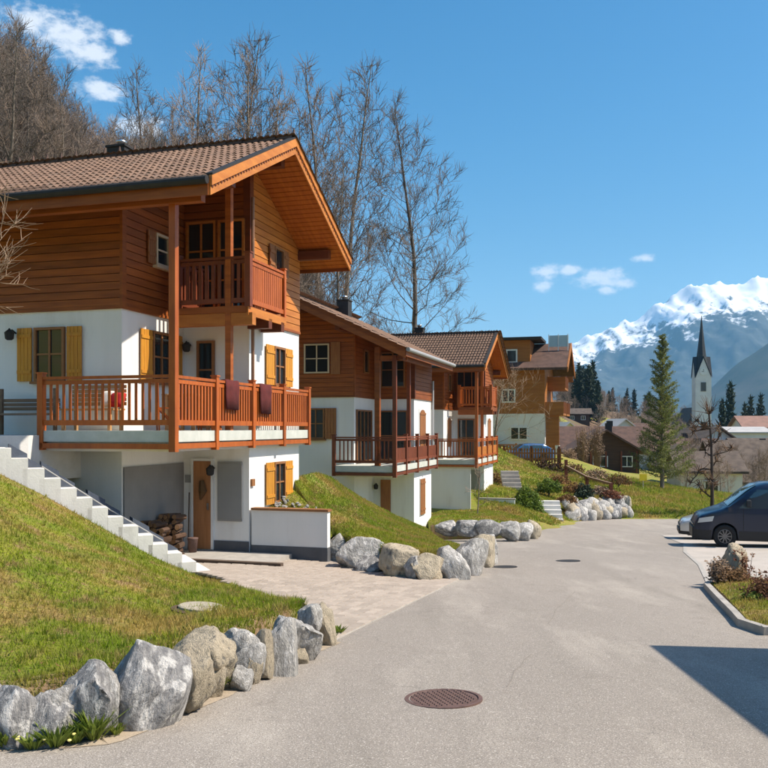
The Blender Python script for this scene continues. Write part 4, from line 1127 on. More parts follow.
# folding chairs and table on the deck
def chair(loc, rz, m, label):
    t = empty('deck_chair', loc, rz, label, 'chair')
    for k in range(4): MB().box(-.22, .22, -.2 + k * .11, -.1 + k * .11, .43, .455).build('seat_slat', m, t)
    for k in range(3): MB().box(-.22, .22, .24, .26, .56 + k * .13, .66 + k * .13).build('back_slat', m, t)
    for s in (-1, 1):
        MB().bar((s * .21, -.2, 0), (s * .21, .22, .44), .03, .03).build('leg', m, t); MB().bar((s * .23, .22, 0), (s * .23, .25, .95), .03, .03).build('leg', m, t)
chair(w1(-.75, 1.2, -.03), RZH + 2.2, RAIL, 'reddish wooden deck chair nearest the corner column')
chair(w1(-.75, 2.9, -.03), RZH + .6, RAIL, 'reddish wooden deck chair behind the hanging cloths')
t = empty('deck_table', w1(-.85, 2.1, -.03), RZH, 'wooden table between the chairs on the first deck', 'table')
for k in range(5): MB().box(-.38 + k * .155, -.24 + k * .155, -.4, .4, .72, .75).build('top_slat', BENCHW, t)
for sx in (-1, 1):
    for sy in (-1, 1): MB().box(sx * .3 - .03, sx * .3 + .03, sy * .32 - .03, sy * .32 + .03, 0, .72).build('leg', BENCHW, t)

# ---- firewood stack against the grey side panel
fw = empty('firewood_stack', w1(-1.60, 2.15, -2.95), RZH, 'stack of split firewood under the deck beside the door', 'firewood')
rf = random.Random(12)
lm = []
for k in range(4):
    n = 7; q = MB(); rr = [.06 * rf.uniform(.75, 1.2) for _ in range(n)]
    ring = [(rr[i] * math.cos(2 * math.pi * i / n), rr[i] * math.sin(2 * math.pi * i / n)) for i in range(n)]
    q.v = [(x, -.17, z) for x, z in ring] + [(x, .17, z) for x, z in ring]
    q.f = [(i, (i + 1) % n, n + (i + 1) % n, n + i) for i in range(n)] + [tuple(range(n))[::-1], tuple(range(n, 2 * n))]
    me = q.mesh('log', BARK); me.materials.append(LOGEND)
    me.polygons[n].material_index = 1; me.polygons[n + 1].material_index = 1
    lm.append(me)
cnt = 0
for row in range(20):
    lay, row = divmod(row, 10)
    for c in range(4):
        x = -.20 + c * .118 + (row % 2) * .05 + rf.uniform(-.02, .02); y = .55 - lay * .62 + rf.uniform(-.05, .05)
        if row > 9 - lay: continue
        link('log', lm[rf.randrange(4)], fw, (x, y, .10 + row * .105 + rf.uniform(-.012, .012)), (rf.uniform(-.1, .1), rf.uniform(0, 6), math.pi / 2 * 0 + rf.uniform(-.25, .25)))
# walking sticks / broom by the pillar
o = MB().tube([w1(-1.62, 3.5, -2.75), w1(-1.66, 3.62, -1.45)], .015, 6).build('broom', BARK); prop(o, 'thin dark broom handle leaning by the first entrance', 'broom')
o = MB().lathe([(.09, 0), (.12, .30), (.13, .32), (.11, .33)], 12, tuple(w1(-1.45, 3.4, -2.78))).build('umbrella_pot', IRON, smooth=True); prop(o, 'small brown pot on the entrance slab of the first chalet', 'pot')
# ------------------------------------------------------------------ boulders
import bmesh
def stone_mesh(seed, cuts=14, detail=3, taper=0):
    r = random.Random(seed); bm = bmesh.new(); bmesh.ops.create_icosphere(bm, subdivisions=detail, radius=1)
    pl = []
    for k in range(cuts):
        n = Vector((r.gauss(0, 1), r.gauss(0, 1), r.gauss(0, 1))).normalized(); pl.append((n, r.uniform(.56, .88)))
    for v in bm.verts:
        p = v.co.copy() * 1.12
        for n, d in pl:
            e = p.dot(n) - d
            if e > 0: p -= n * e
        q = p * 2.1 + Vector((seed * 3.7, 0, 0))
        p += p.normalized() * (mnoise.fractal(q * 1.6, .8, 2.1, 6) * .075 + mnoise.noise(q * .7) * .08)
        st = mnoise.noise(Vector((p.x * 7 + p.z * 2.5, p.y * 7, p.z * 1.4)) + Vector((seed, 0, 0)))
        p += p.normalized() * st * .05
        p.x *= 1 - taper * p.z; p.y *= 1 - taper * p.z
        v.co = p
    b = [sorted(abs(v.co[i]) for v in bm.verts)[int(len(bm.verts) * .95)] for i in range(3)]
    sq = lambda t: t if abs(t) < .85 else math.copysign(.85 + .17 * math.tanh((abs(t) - .85) / .17), t)
    for v in bm.verts: v.co = Vector((sq(v.co.x / b[0]), sq(v.co.y / b[1]), sq(v.co.z / b[2])))
    me = bpy.data.meshes.new('stone'); bm.to_mesh(me); bm.free()
    me.polygons.foreach_set('use_smooth', [True] * len(me.polygons))
    return me
def boulder_row(label, items, zoff=0.0, depth=.8, detail=3, seed0=0, Yoff=0, yfac=.75, rise=0):
    w = empty('boulder_wall', (0, 0, 0), 0, label, 'retaining wall')
    for k, it in enumerate(items):
        x0, x1, y0, y1, yb, m = it[:6]; tilt = it[6] if len(it) > 6 else 0
        # yb: pixel row of the road at the foot of the stone -> distance on the road plane
        Yd = 1.74 / ((yb - 428) / FPX - .0735) + Yoff if yb > 0 else -yb
        y0 = y0 - (y1 - y0) * rise; y1 = y1 + (y1 - y0) * .22; sx = (x1 - x0) / FPX * Yd / 2 * 1.18; sz = (y1 - y0) / FPX * Yd / 2 * 1.08
        c = at((x0 + x1) / 2, (y0 + y1) / 2, Yd); sy = max(min(sx, sz), .55 * max(sx, sz)) * depth
        c.y += sy * yfac
        me = stone_mesh(seed0 + k * 7 + 3, detail=detail + (1 if seed0 < 300 else 0)); me.materials.append(m)
        link('stone', me, w, c, (R_(random.Random(k + seed0).uniform(-24, -6)), R_(tilt), R_(random.Random(k + seed0 + 50).uniform(-20, 20))), (sx, sy, sz))
    return w
G_, W_, B_ = STONE_G, STONE_W, STONE_B
boulder_row('row of large grey and beige boulders along the road in front of the near lawn', [
    (-75, -8, 690, 752, 747, G_), (-16, 40, 686, 748, 746, G_), (24, 66, 688, 746, 744, G_, 8), (61, 107, 658, 731, 737, G_, 4), (98, 172, 642, 738, 729, G_, 14), (142, 174, 647, 671, 706, W_),
    (158, 208, 642, 706, 712, B_, -6), (176, 233, 625, 684, 694, B_, 22), (200, 222, 660, 694, 697, B_, 10), (214, 258, 626, 668, 680, W_, 12), (243, 261, 656, 684, 684, B_), (262, 294, 617, 673, 674, W_, -6),
    (274, 317, 615, 656, 662, W_, 8), (298, 320, 603, 630, 648, W_), (313, 333, 599, 642, 645, B_, -4), (228, 250, 664, 690, 690, W_), (284, 306, 648, 666, 664, B_), (40, 72, 684, 742, 741, W_), (92, 116, 668, 730, 733, W_), (250, 272, 628, 676, 678, B_), (-60, -10, 680, 750, 746, W_), (-110, -60, 685, 752, 750, B_), (232, 262, 640, 680, 682, W_, 6)], seed0=10, yfac=.45, rise=-.11)
boulder_row('row of boulders edging the steep lawn between driveway and road', [
    (328, 350, 536, 560, -19.2, W_), (340, 384, 541, 571, -17.9, W_), (379, 416, 545, 574, -16.9, B_, 14), (412, 442, 554, 581, -16.6, B_), (436, 467, 546, 579, -16.7, W_, -8), (452, 482, 538, 578, 575, W_, 10), (466, 494, 538, 569, 567, B_), (482, 499, 536, 565, 564, W_),
    (358, 384, 556, 573, -17.4, G_), (404, 424, 556, 577, -16.6, W_)], seed0=200, depth=.9, yfac=.25)
boulder_row('low grey boulders round the small lawn before the third chalet', [
    (436, 460, 521, 534, 541, G_), (456, 480, 521, 535, 541.5, G_), (476, 504, 521, 537, 541.5, G_), (500, 522, 522, 539, 541.5, W_), (516, 533, 523, 540, 541, W_), (528, 541, 521, 538, 539, B_)], seed0=300, detail=3)
boulder_row('rockery boulders beside the grey steps at the far bend', [
    ] + [(lambda x, y, s, q: (x, x + s, y, y + s * .95, -(43.2 + (x - 562) * .05 + (518 - y) * .10), (W_, B_, G_)[q]))(562 + 62 * ((k * .618) % 1), 500 + (k % 3) * 5.5 - 5 * ((k * .37) % 1), 8 + 7 * ((k * .73) % 1), (0, 1, 0, 2)[k % 4]) for k in range(34)], seed0=400, detail=2)
# pebbles by the gable window of the first chalet
pb = MB(); rp = random.Random(2)
pw_ = empty('pebble_bed', (0, 0, 0), 0, 'pale rubble bed at the foot of the first chalet gable', 'rubble')
pms = []
for k in range(3):
    me = stone_mesh(500 + k, detail=1); me.materials.append(W_); pms.append(me)
for k in range(90):
    a = rp.uniform(4.2, 5.7); b = rp.uniform(-.2, .7)
    p = w1(b, a, 0); t = (a - 4.1) / 2.7
    z = -2.07 + .6 * t - b * .35
    s = rp.uniform(.03, .075); z -= .03
    link('stone', pms[k % 3], pw_, (p.x, p.y, z), (rp.random() * 3, 0, rp.random() * 6), (s, s, s * .6))
lm_ = MB(); a0_, a1_ = 4.0, 7.0
vsx = []
for i in range(9):
    for j in range(5):
        a = a0_ + (a1_ - a0_) * i / 8; b = -.3 + 1.7 * j / 4; p = w1(b, a, 0); vsx.append((p.x, p.y, -2.16 + .6 * (a - 4.1) / 2.7 - b * .35))
lm_.v = vsx; lm_.f = [(i * 5 + j, i * 5 + j + 1, i * 5 + j + 6, i * 5 + j + 5) for i in range(8) for j in range(4)]
prop(lm_.build('lawn', GRASS, smooth=True), kind='structure')
g7 = blades('grass', ([Vector(q) for q in vsx], 9, 5), 9000, 71, .03, .08, .022); prop(g7, 'grass strip behind the low white wall under the gable window', 'grass', kind='stuff')

sv = [on_roadp for on_roadp in [(-60, 752), (0, 749), (60, 746), (112, 741), (150, 727), (190, 709), (222, 694), (272, 672), (300, 658), (334, 642)]]
q = MB(); svp = resample([at(px, py, 1.74 / ((py - 428) / FPX - .0735)) for px, py in sv], 60)
for k, c in enumerate(svp):
    d_ = (svp[min(k + 1, 59)] - svp[max(k - 1, 0)]).normalized(); n_ = Vector((d_.y, -d_.x, 0)).normalized()
    w = .07 + .05 * mnoise.noise(c * 2.5) + .02 * mnoise.noise(c * 9)
    for r_ in (-.45, w): e_ = c + n_ * r_; q.v.append((e_.x, e_.y, R(e_.y) + .004))
q.f = [(2 * k, 2 * k + 1, 2 * k + 3, 2 * k + 2) for k in range(59)]
prop(q.build('verge', SAND), kind='structure')
# weeds and dandelions along the foot of the boulders
def tuft(mb, c, n, h, w, r, spread=.5):
    for k in range(n):
        a = r.random() * 6.283; l = h * r.uniform(.5, 1.1); o = Vector((math.cos(a), math.sin(a), 0))
        b = Vector(c) + o * r.random() * w * 1.5; t = b + o * l * spread * r.uniform(.3, 1.2) + Vector((0, 0, l)); s = Vector((-o.y, o.x, 0)) * w * .5; mid = b.lerp(t, .55) + Vector((0, 0, l * .12))
        mb.add([b, mid + s, t, mid - s], [(0, 1, 2, 3)])
rw = random.Random(8)
for k, (px, py, n, h) in enumerate([(12, 742, 26, .11), (40, 744, 18, .08), (62, 742, 34, .12), (82, 738, 30, .10), (100, 735, 50, .16), (58, 690, 30, .2), (150, 722, 20, .08), (172, 705, 26, .12), (205, 692, 26, .12), (225, 686, 24, .10), (262, 668, 20, .10), (298, 655, 18, .09), (322, 640, 30, .10), (330, 634, 20, .09), (120, 730, 20, .07), (240, 672, 20, .14), (290, 640, 20, .12)]):
    Yd = 1.74 / ((py - 428) / FPX - .0735) if py > 620 else 6.4
    p = at(px, py, Yd); p.y -= .12 if px < 150 else .05; p.x += .0 if px < 150 else .10; p.z = R(p.y)
    m = MB(); tuft(m, p, n * 3, h * 1.25, .026, rw, .9)
    o = m.build('weed', LEAFG); prop(o, 'leafy green weed growing at the foot of the roadside boulders', 'weed', 'weeds below the boulders')
    if k in (0, 2, 3, 9):
        fm_ = MB().lathe([(.004, -.01), (.016, 0), (.012, .006), (.001, .008)], 7).mesh('flower', YELFL)
        for q in range(7):
            c = p + Vector((rw.uniform(-.12, .12), rw.uniform(-.08, .05), h * rw.uniform(.5, .9))); link('flower', fm_, o, c)

# ------------------------------------------------------------------ covers in the ground
def cover(name, label, c, r, m, tilt, grid=True):
    t = empty(name, c, 0, label, 'manhole cover'); t.rotation_euler = (tilt, 0, .3)
    MB().lathe([(r, -.03), (r, .006), (r * .90, .007), (r * .885, -.004), (.001, -.004)], 40).build('rim', m, t)
    MB().lathe([(r * .86, -.03), (r * .86, .004), (.001, .004)], 40).build('lid', m, t)
    if grid:
        q = MB(); n = int(r * 2 / .045)
        for i in range(-n, n + 1):
            for j in range(-n, n + 1):
                x, y = i * .045, j * .045
                if math.hypot(x, y) < r * .82: q.hexa([(x - .014, y - .014, .003), (x + .014, y - .014, .003), (x + .014, y + .014, .003), (x - .014, y + .014, .003), (x - .010, y - .010, .012), (x + .010, y - .010, .012), (x + .010, y + .010, .012), (x - .010, y + .010, .012)])
        prop(q.build('studs', m, t), kind='stuff')
slope_t = -math.atan(.0735)
def on_road(px, py):
    Yd = 1.74 / ((py - 428) / FPX - .0735); return at(px, py, Yd)
p = on_road(443.5, 699); cover('manhole_cover', 'round rusty cast iron manhole cover in the middle of the road', p + Vector((0, 0, .004)), .325, IRON, slope_t)
p = on_road(568, 561); cover('manhole_cover', 'small dark manhole cover further down the road', p + Vector((0, 0, .004)), .30, METALD, slope_t, False)
p = on_road(504, 567); cover('manhole_cover', 'dark manhole cover beside the second boulder row', p + Vector((0, 0, .004)), .30, METALD, slope_t, False)
# concrete cover set in the near lawn
best = min(L1[0], key=lambda q: abs((q.x / q.y * FPX + 384) - 200) + abs((428 - q.z / q.y * FPX) - 609))
t = empty('manhole_cover', best + Vector((0, 0, .012)), 0, 'pale round concrete cover lying in the lawn', 'manhole cover'); t.rotation_euler = (R_(-2), R_(4), 0)
MB().lathe([(.26, -.12), (.26, .02), (.24, .03), (.001, .032)], 36).build('lid', MANC, t)
MB().lathe([(.34, -.12), (.34, -.01), (.275, .0), (.275, -.05)], 36).build('soil_ring', mat('bare_soil', (.13, .085, .05), (.09, .06, .035), 12, .95, .5, 40), t)
# cracks and patch seams in the asphalt
CRACK = mat('tar_seam', (.20, .175, .15), (.26, .23, .195), 6, .9, coord='World')
for pts in ([(507, 687), (512, 679), (514, 671), (521, 666), (524, 660), (532, 654)], [(548, 624), (553, 617), (556, 609), (563, 604), (568, 598), (575, 592)]):
    q = MB(); P = [on_road(*c) + Vector((0, 0, .003)) for c in pts]
    for a, b in zip(P[:-1], P[1:]):
        s = Vector((b.y - a.y, a.x - b.x, 0)).normalized() * .006; q.add([a - s, a + s, b + s, b - s], [(0, 1, 2, 3)])
    q.build('crack', CRACK, road)

# ------------------------------------------------------------------ kerbed planting strip on the right
kb = [(6.05, 15.75), (5.74, 15.35), (5.2, 13.4), (4.72, 11.6), (4.42, 10.55), (4.52, 10.2), (4.9, 10.08), (8.2, 10.4)]
ks = empty('kerb', (0, 0, 0), 0, 'concrete kerb edging the planted strip right of the road', 'kerb')
pl = resample([(x, y, R(y)) for x, y in kb], 14)
for a, b in zip(pl[:-1], pl[1:]):
    d = (b - a).normalized(); n = Vector((-d.y, d.x, 0)).normalized() * .11
    e = d * .006
    MB().hexa([a + e - n * 0 + Vector((0, 0, -.15)), b - e + Vector((0, 0, -.15)), b - e + n + Vector((0, 0, -.15)), a + e + n + Vector((0, 0, -.15)), a + e + Vector((0, 0, .10)) + n * .12, b - e + Vector((0, 0, .10)) + n * .12, b - e + n + Vector((0, 0, .10)), a + e + n + Vector((0, 0, .10))]).build('kerb_stone', KERB, ks)
inn = [(6.1, 15.5), (5.86, 15.2), (5.34, 13.3), (4.86, 11.6), (4.57, 10.6), (4.66, 10.38), (5.0, 10.25), (8.2, 10.55)]
out = [(6.6, 15.6), (6.75, 15.3), (6.75, 14.4), (6.85, 13.4), (7.2, 12.4), (8.0, 11.9), (8.4, 11.6), (8.6, 11.2)]
L4 = lawn('planting_strip', [(x, y, R(y) + .075) for x, y in inn], [(x, y, R(y) + .14) for x, y in out], 24, 14, bulge=.05, amp=.015, drop=.4, edge=.12)
g4 = blades('grass', L4, 16000, 4, .03, .08, .016); prop(g4, 'bright grass inside the kerbed strip right of the road', 'grass', kind='stuff')
rk = stone_mesh(78, detail=4, taper=.38); rk.materials.append(STONE_B)
rocko = link('boulder', rk, None, at(731, 572, 15.6) + Vector((0, 0, .0)), (0, R_(5), 0), (.30, .26, .54)); prop(rocko, 'upright pointed rock overgrown with dry plants on the kerbed strip', 'boulder')
def twig_bush(name, label, cat, c, rx, rz_, n, m, seed, leaf=None, lm=None, group=None, r0=.008, nleaf=6, ls=.04):
    t = empty(name, c, 0, label, cat, group); r = random.Random(seed); q = MB(); lv = MB()
    for k in range(n):
        a = r.random() * 6.283; d = Vector((math.cos(a) * r.random(), math.sin(a) * r.random(), r.uniform(.5, 1.2)))
        b = Vector((d.x * rx * .25, d.y * rx * .25, 0)); p1 = Vector((d.x * rx * .7, d.y * rx * .7, d.z * rz_ * .5)); p2 = Vector((d.x * rx + r.uniform(-.1, .1) * rx, d.y * rx, d.z * rz_ * .85))
        q.tube([b, p1, p2], [r0, r0 * .7, r0 * .3], 3, False)
        for j in range(3):
            s = p1.lerp(p2, r.random()); e = s + Vector((r.uniform(-1, 1), r.uniform(-1, 1), r.uniform(0, 1))) * rx * .3
            q.tube([s, e], [r0 * .5, r0 * .2], 3, False)
            if leaf:
                for l in range(nleaf):
                    cc = s.lerp(e, r.random() * 1.2) + Vector((r.gauss(0, .05), r.gauss(0, .05), r.gauss(0, .05))) * rx * 1.5
                    dd = Vector((r.gauss(0, 1), r.gauss(0, 1), r.gauss(0, 1))).normalized() * ls; ee = dd.orthogonal().normalized() * ls * .5
                    lv.add([cc - dd, cc + ee, cc + dd, cc - ee], [(0, 1, 2, 3)])
    q.build('stems', m, t)
    if leaf: lv.build('foliage', lm or DRYLEAF, t)
    return t
twig_bush('dry_plant', 'dry brown stems around the pointed rock', 'plant', at(719, 588, 15.2), .26, .50, 60, TWIGP, 4, True, TWIGP, ls=.03)
twig_bush('dry_plant', 'low yellow-brown plant at the foot of the pointed rock', 'plant', at(734, 589, 15.0), .30, .34, 60, TWIGP, 14, True, DRYLEAF, ls=.03)
twig_bush('dry_plant', 'reddish twiggy sprig right of the pointed rock', 'plant', at(745, 580, 15.4), .22, .5, 16, REDLEAF, 5, True, REDLEAF, nleaf=4, ls=.03)
twig_bush('dry_bush', 'reddish bush at the right frame edge on the kerbed strip', 'bush', at(766, 612, 12.7), .42, .55, 60, REDLEAF, 6, True, REDLEAF, ls=.035)
twig_bush('dry_plant', 'small grey-green plant in the grass of the kerbed strip', 'plant', at(752, 606, 12.6), .16, .18, 24, LEAFG, 7, True, LEAFG, ls=.03)

# ------------------------------------------------------------------ vehicles
def vehicle(name, label, loc, rz, paint, L, Wd, prof, belt, wheels, wr, lower, sidewins, ws, cat='van', plastic=VANPL, headl=None, black_to=0):
    """prof: [(x, ztop)] from the nose (x=0) to the tail; belt height; shape swept as cross-sections"""
    t = empty(name, loc, rz, label, cat)
    xs_ = sorted(set([round(x, 3) for x in np.linspace(0, L, 46)] + [round(w + wr * 1.17 * k / 7, 3) for w in wheels for k in range(-7, 8)]))
    px = [p[0] for p in prof]; pz = [p[1] for p in prof]
    hw = Wd / 2
    def sec(x):
        zt = interp(x, px, pz)
        nose = min(1, (x / .55)) ** .5 if x < .55 else 1.0; tail = min(1, ((L - x) / .25)) ** .4 if L - x < .25 else 1
        w = hw * (.74 + .26 * nose) * (.88 + .12 * tail)
        zb = lower
        for wx in wheels:
            d = abs(x - wx); ra = wr * 1.17
            if d < ra: zb = max(zb, wr + math.sqrt(max(ra * ra - d * d, 0)))
        zb = min(zb, zt - .12)
        bl = min(belt, zt - .04); tz = max(zt - belt, 0)
        pts = [(w * .97, zb), (w, zb + (bl - zb) * .35), (w, zb + (bl - zb) * .75), (w * .985, bl)]
        tin = .14 * min(1, tz / .8)
        pts += [(w - tin * .45, bl + tz * .45), (w - tin * .85, bl + tz * .80), (w - tin - .06, bl + tz * .94), (w - tin - .22, zt), (w * .35, zt + .012), (0, zt + .018)]
        if tz < .05: pts = pts[:4] + [(w * .96, zt - .02), (w * .9, zt), (w * .75, zt + .01), (w * .6, zt + .018), (w * .3, zt + .025), (0, zt + .03)]
        return pts
    def side_pt(x, z, sgn=1, off=.0):
        s = sec(x)
        for (y0, z0), (y1, z1) in zip(s[:-1], s[1:]):
            if z0 <= z <= z1 and z1 > z0:
                f = (z - z0) / (z1 - z0); return (x, sgn * (y0 + (y1 - y0) * f + off), z)
        return (x, sgn * (s[3][0] + off), z)
    q = MB(); rows = []
    for x in xs_:
        s = sec(x); ring = [(x, y, z) for y, z in s] + [(x, -y, z) for y, z in s[-2::-1]]
        rows.append(len(q.v)); q.v += ring; n = len(ring)
    for a, b in zip(rows[:-1], rows[1:]):
        for k in range(n - 1): q.f.append((a + k, b + k, b + k + 1, a + k + 1))
    q.f.append(tuple(range(rows[0], rows[0] + n))[::-1]); q.f.append(tuple(range(rows[-1], rows[-1] + n)))
    body = q.build('body', paint, t, smooth=True)
    md = body.modifiers.new('split', 'EDGE_SPLIT'); md.split_angle = R_(38)
    # dark lower cladding along the sills and bumpers
    if black_to:
        for sg in (1, -1):
            c = MB(); pr = None; nseg = 0
            for x in xs_:
                s = sec(x); zb = s[0][1]
                if zb < black_to - .02:
                    cur = [side_pt(x, zb + .002, sg, .006), side_pt(x, (zb + black_to) / 2, sg, .014), side_pt(x, black_to, sg, .006)]
                    if pr: 
                        i = len(c.v); c.v += pr + cur; c.f += [(i, i + 3, i + 4, i + 1), (i + 1, i + 4, i + 5, i + 2)]
                    pr = cur
                else:
                    if c.v: c.build('sill_cladding', plastic, t, smooth=True); c = MB()
                    pr = None
            if c.v: c.build('sill_cladding', plastic, t, smooth=True)
        s0 = sec(0); c = MB()
        c.hexa([(-.05, -s0[0][0], lower), (.05, -s0[0][0], lower), (.05, s0[0][0], lower), (-.05, s0[0][0], lower), (-.05, -s0[1][0], black_to + .06), (.05, -s0[1][0], black_to + .06), (.05, s0[1][0], black_to + .06), (-.05, s0[1][0], black_to + .06)])
        c.build('bumper', plastic, t, bevel=.02)
        gz0, gz1 = black_to + .09, min(pz[0] + .02, black_to + .30)
        MB().box(-.02, .06, -s0[1][0] * .7, s0[1][0] * .7, gz0, gz1).build('grille', plastic, t, bevel=.01)
        MB().box(-.03, .0, -s0[1][0] * .66, s0[1][0] * .66, (gz0 + gz1) / 2 - .012, (gz0 + gz1) / 2 + .012).build('grille_bar', STEEL, t)
    # underbody
    MB().box(.25, L - .2, -hw * .8, hw * .8, lower - .04, lower + .35).build('underbody', TYRE, t)
    # side glass
    for sg in (1, -1):
        for (xa, xb, za, zb, xat, xbt) in sidewins:
            g = MB(); nx_, nz_ = 8, 4
            for i in range(nx_ + 1):
                for j in range(nz_ + 1):
                    u = i / nx_; v_ = j / nz_; x0 = xa + (xat - xa) * v_; x1 = xb + (xbt - xb) * v_
                    g.v.append(side_pt(x0 + (x1 - x0) * u, za + (zb - za) * v_, sg, .008))
            g.f = [(i * (nz_ + 1) + j, (i + 1) * (nz_ + 1) + j, (i + 1) * (nz_ + 1) + j + 1, i * (nz_ + 1) + j + 1) for i in range(nx_) for j in range(nz_)]
            g.build('side_window', CARGL, t, smooth=True)
    # windscreen
    (xa, xb) = ws; g = MB(); nn = 6
    for i in range(nn + 1):
        x = xa + (xb - xa) * i / nn; zt = interp(x, px, pz); wy = hw * .80 - .10 * i / nn
        for j in range(9):
            y = -wy + 2 * wy * j / 8; g.v.append((x - .012, y, zt + .018 - .02 * (abs(y) / wy) ** 3 + .012))
    g.f = [(i * 9 + j, i * 9 + j + 1, (i + 1) * 9 + j + 1, (i + 1) * 9 + j) for i in range(nn) for j in range(8)]
    g.build('windscreen', CARGL, t, smooth=True)
    # wheels
    for wx in wheels:
        for sg in (1, -1):
            y = sg * (hw - .02)
            w = MB().lathe([(wr * .62, -.10), (wr * .93, -.11), (wr, -.08), (wr, .08), (wr * .93, .11), (wr * .64, .105), (wr * .60, .08)], 28).build('wheel', TYRE, t, smooth=True, loc=(wx, y - sg * .10, wr), rot=(-sg * math.pi / 2, 0, 0))
            rm_ = MB().lathe([(wr * .63, .02), (wr * .63, .085), (wr * .56, .09), (wr * .50, .055), (.08, .07), (.05, .085), (.001, .085)], 28)
            for k in range(10):
                a = k * math.pi / 5; rm_.bar((math.cos(a) * .05, math.sin(a) * .05, .080), (math.cos(a) * wr * .57, math.sin(a) * wr * .57, .082), .035, .02)
            rm_.build('rim', RIMM, w)
    # head lamps
    if headl:
        for sg in (1, -1):
            g = MB(); (x0, x1, z0, z1) = headl
            for i in range(9):
                for j in range(5):
                    u = i / 8; w_ = j / 4; x = x0 + (x1 - x0) * u + .05 * w_; lo_ = z0 + (z1 - z0) * .30 * u; hi_ = min(z0 + (z1 - z0) * (.62 + .38 * u), interp(x, px, pz) - .05)
                    g.v.append(side_pt(x, lo_ + (hi_ - lo_) * w_, sg, .012))
            g.f = [(i * 5 + j, (i + 1) * 5 + j, (i + 1) * 5 + j + 1, i * 5 + j + 1) for i in range(8) for j in range(4)]
            g.build('headlight', HEADL, t)
    # mirror
    xm = ws[1] - .25
    for sg in (1, -1):
        p = side_pt(xm, belt + .08, sg, .0); m = MB(); m.hexa([(p[0] - .06, p[1] + sg * .02, p[2] - .02), (p[0] + .06, p[1] + sg * .02, p[2] - .02), (p[0] + .05, p[1] + sg * .24, p[2]), (p[0] - .08, p[1] + sg * .24, p[2]), (p[0] - .06, p[1] + sg * .03, p[2] + .2), (p[0] + .06, p[1] + sg * .03, p[2] + .2), (p[0] + .05, p[1] + sg * .22, p[2] + .19), (p[0] - .08, p[1] + sg * .22, p[2] + .19)])
        m.build('mirror', plastic, t, bevel=.02)
    # door gaps
    for xg in (ws[0] + .42, ws[0] + 1.62):
        for sg in (1, -1):
            hp = side_pt(xg + .95, belt - .12, sg, .02); MB().box(hp[0] - .11, hp[0] + .11, min(hp[1] - .02, hp[1] + .02), max(hp[1] - .02, hp[1] + .02), hp[2] - .015, hp[2] + .02).build('door_handle', plastic, t, bevel=.008)
            g = MB(); pr = None
            for k in range(12):
                z = max(black_to, lower + .1) + (belt - max(black_to, lower + .1)) * k / 11
                a = side_pt(xg, z, sg, .003); b = side_pt(xg + .014, z, sg, .003)
                if pr: i = len(g.v); g.v += [pr[0], pr[1], b, a]; g.f.append((i, i + 1, i + 2, i + 3))
                pr = (a, b)
            g.build('door_gap', TYRE, t)
    return t
# dark van, nose towards the road
VL = 4.9
vp = at(725, 551.4, 26.0)
vehicle('parked_van', 'dark blue van parked beside the road, nose towards the street', (vp.x - .581, vp.y + 1.166, R(vp.y + .4) + .006), R_(-16), VANP, VL, 1.92,
        [(0, .66), (.06, .80), (.16, .90), (.45, 1.0), (.82, 1.12), (1.0, 1.21), (1.25, 1.42), (1.55, 1.66), (1.78, 1.80), (2.05, 1.87), (2.8, 1.90), (4.5, 1.89), (4.8, 1.80), (VL, 1.60)],
        1.13, (.88, 3.95), .335, .24, [(1.28, 2.28, 1.16, 1.70, 1.80, 2.28), (2.38, 3.45, 1.16, 1.70, 2.38, 3.45), (3.55, 4.6, 1.16, 1.70, 3.55, 4.52)], (.98, 1.80), headl=(.10, .52, .70, .92), black_to=.50).scale = (1, 1, 1.06)
# silver car behind it
vehicle('parked_car', 'silver car mostly hidden behind the dark blue van', (at(686, 536, 30.3).x, 31.0, R(30.6) + .006), R_(-16), SILVER, 4.2, 1.76,
        [(0, .52), (.10, .66), (.5, .78), (1.0, .88), (1.2, .95), (1.6, 1.22), (1.95, 1.40), (2.6, 1.45), (3.4, 1.40), (3.9, 1.15), (4.2, .95)], .88, (.78, 3.35), .31, .20,
        [(1.4, 2.3, .92, 1.30, 1.85, 2.3), (2.38, 3.3, .92, 1.30, 2.38, 3.15)], (1.15, 1.9), cat='car', headl=(.06, .42, .56, .70), black_to=.32)
# blue car on the forecourt of the fourth house
cz = -2.75
vehicle('parked_car', 'blue estate car behind the fence below the fourth house', (9.2, 68.5, Tz(11, 69) + .02), R_(8), BLUEP, 4.4, 1.76,
        [(0, .55), (.10, .70), (.5, .84), (1.0, .94), (1.2, 1.0), (1.6, 1.28), (1.95, 1.48), (2.6, 1.54), (3.6, 1.50), (4.2, 1.15), (4.4, .98)], .92, (.80, 3.5), .32, .2,
        [(1.4, 2.3, .96, 1.38, 1.85, 2.3), (2.38, 3.5, .96, 1.38, 2.38, 3.4)], (1.15, 1.9), cat='car', headl=(.06, .42, .6, .75), black_to=.34)

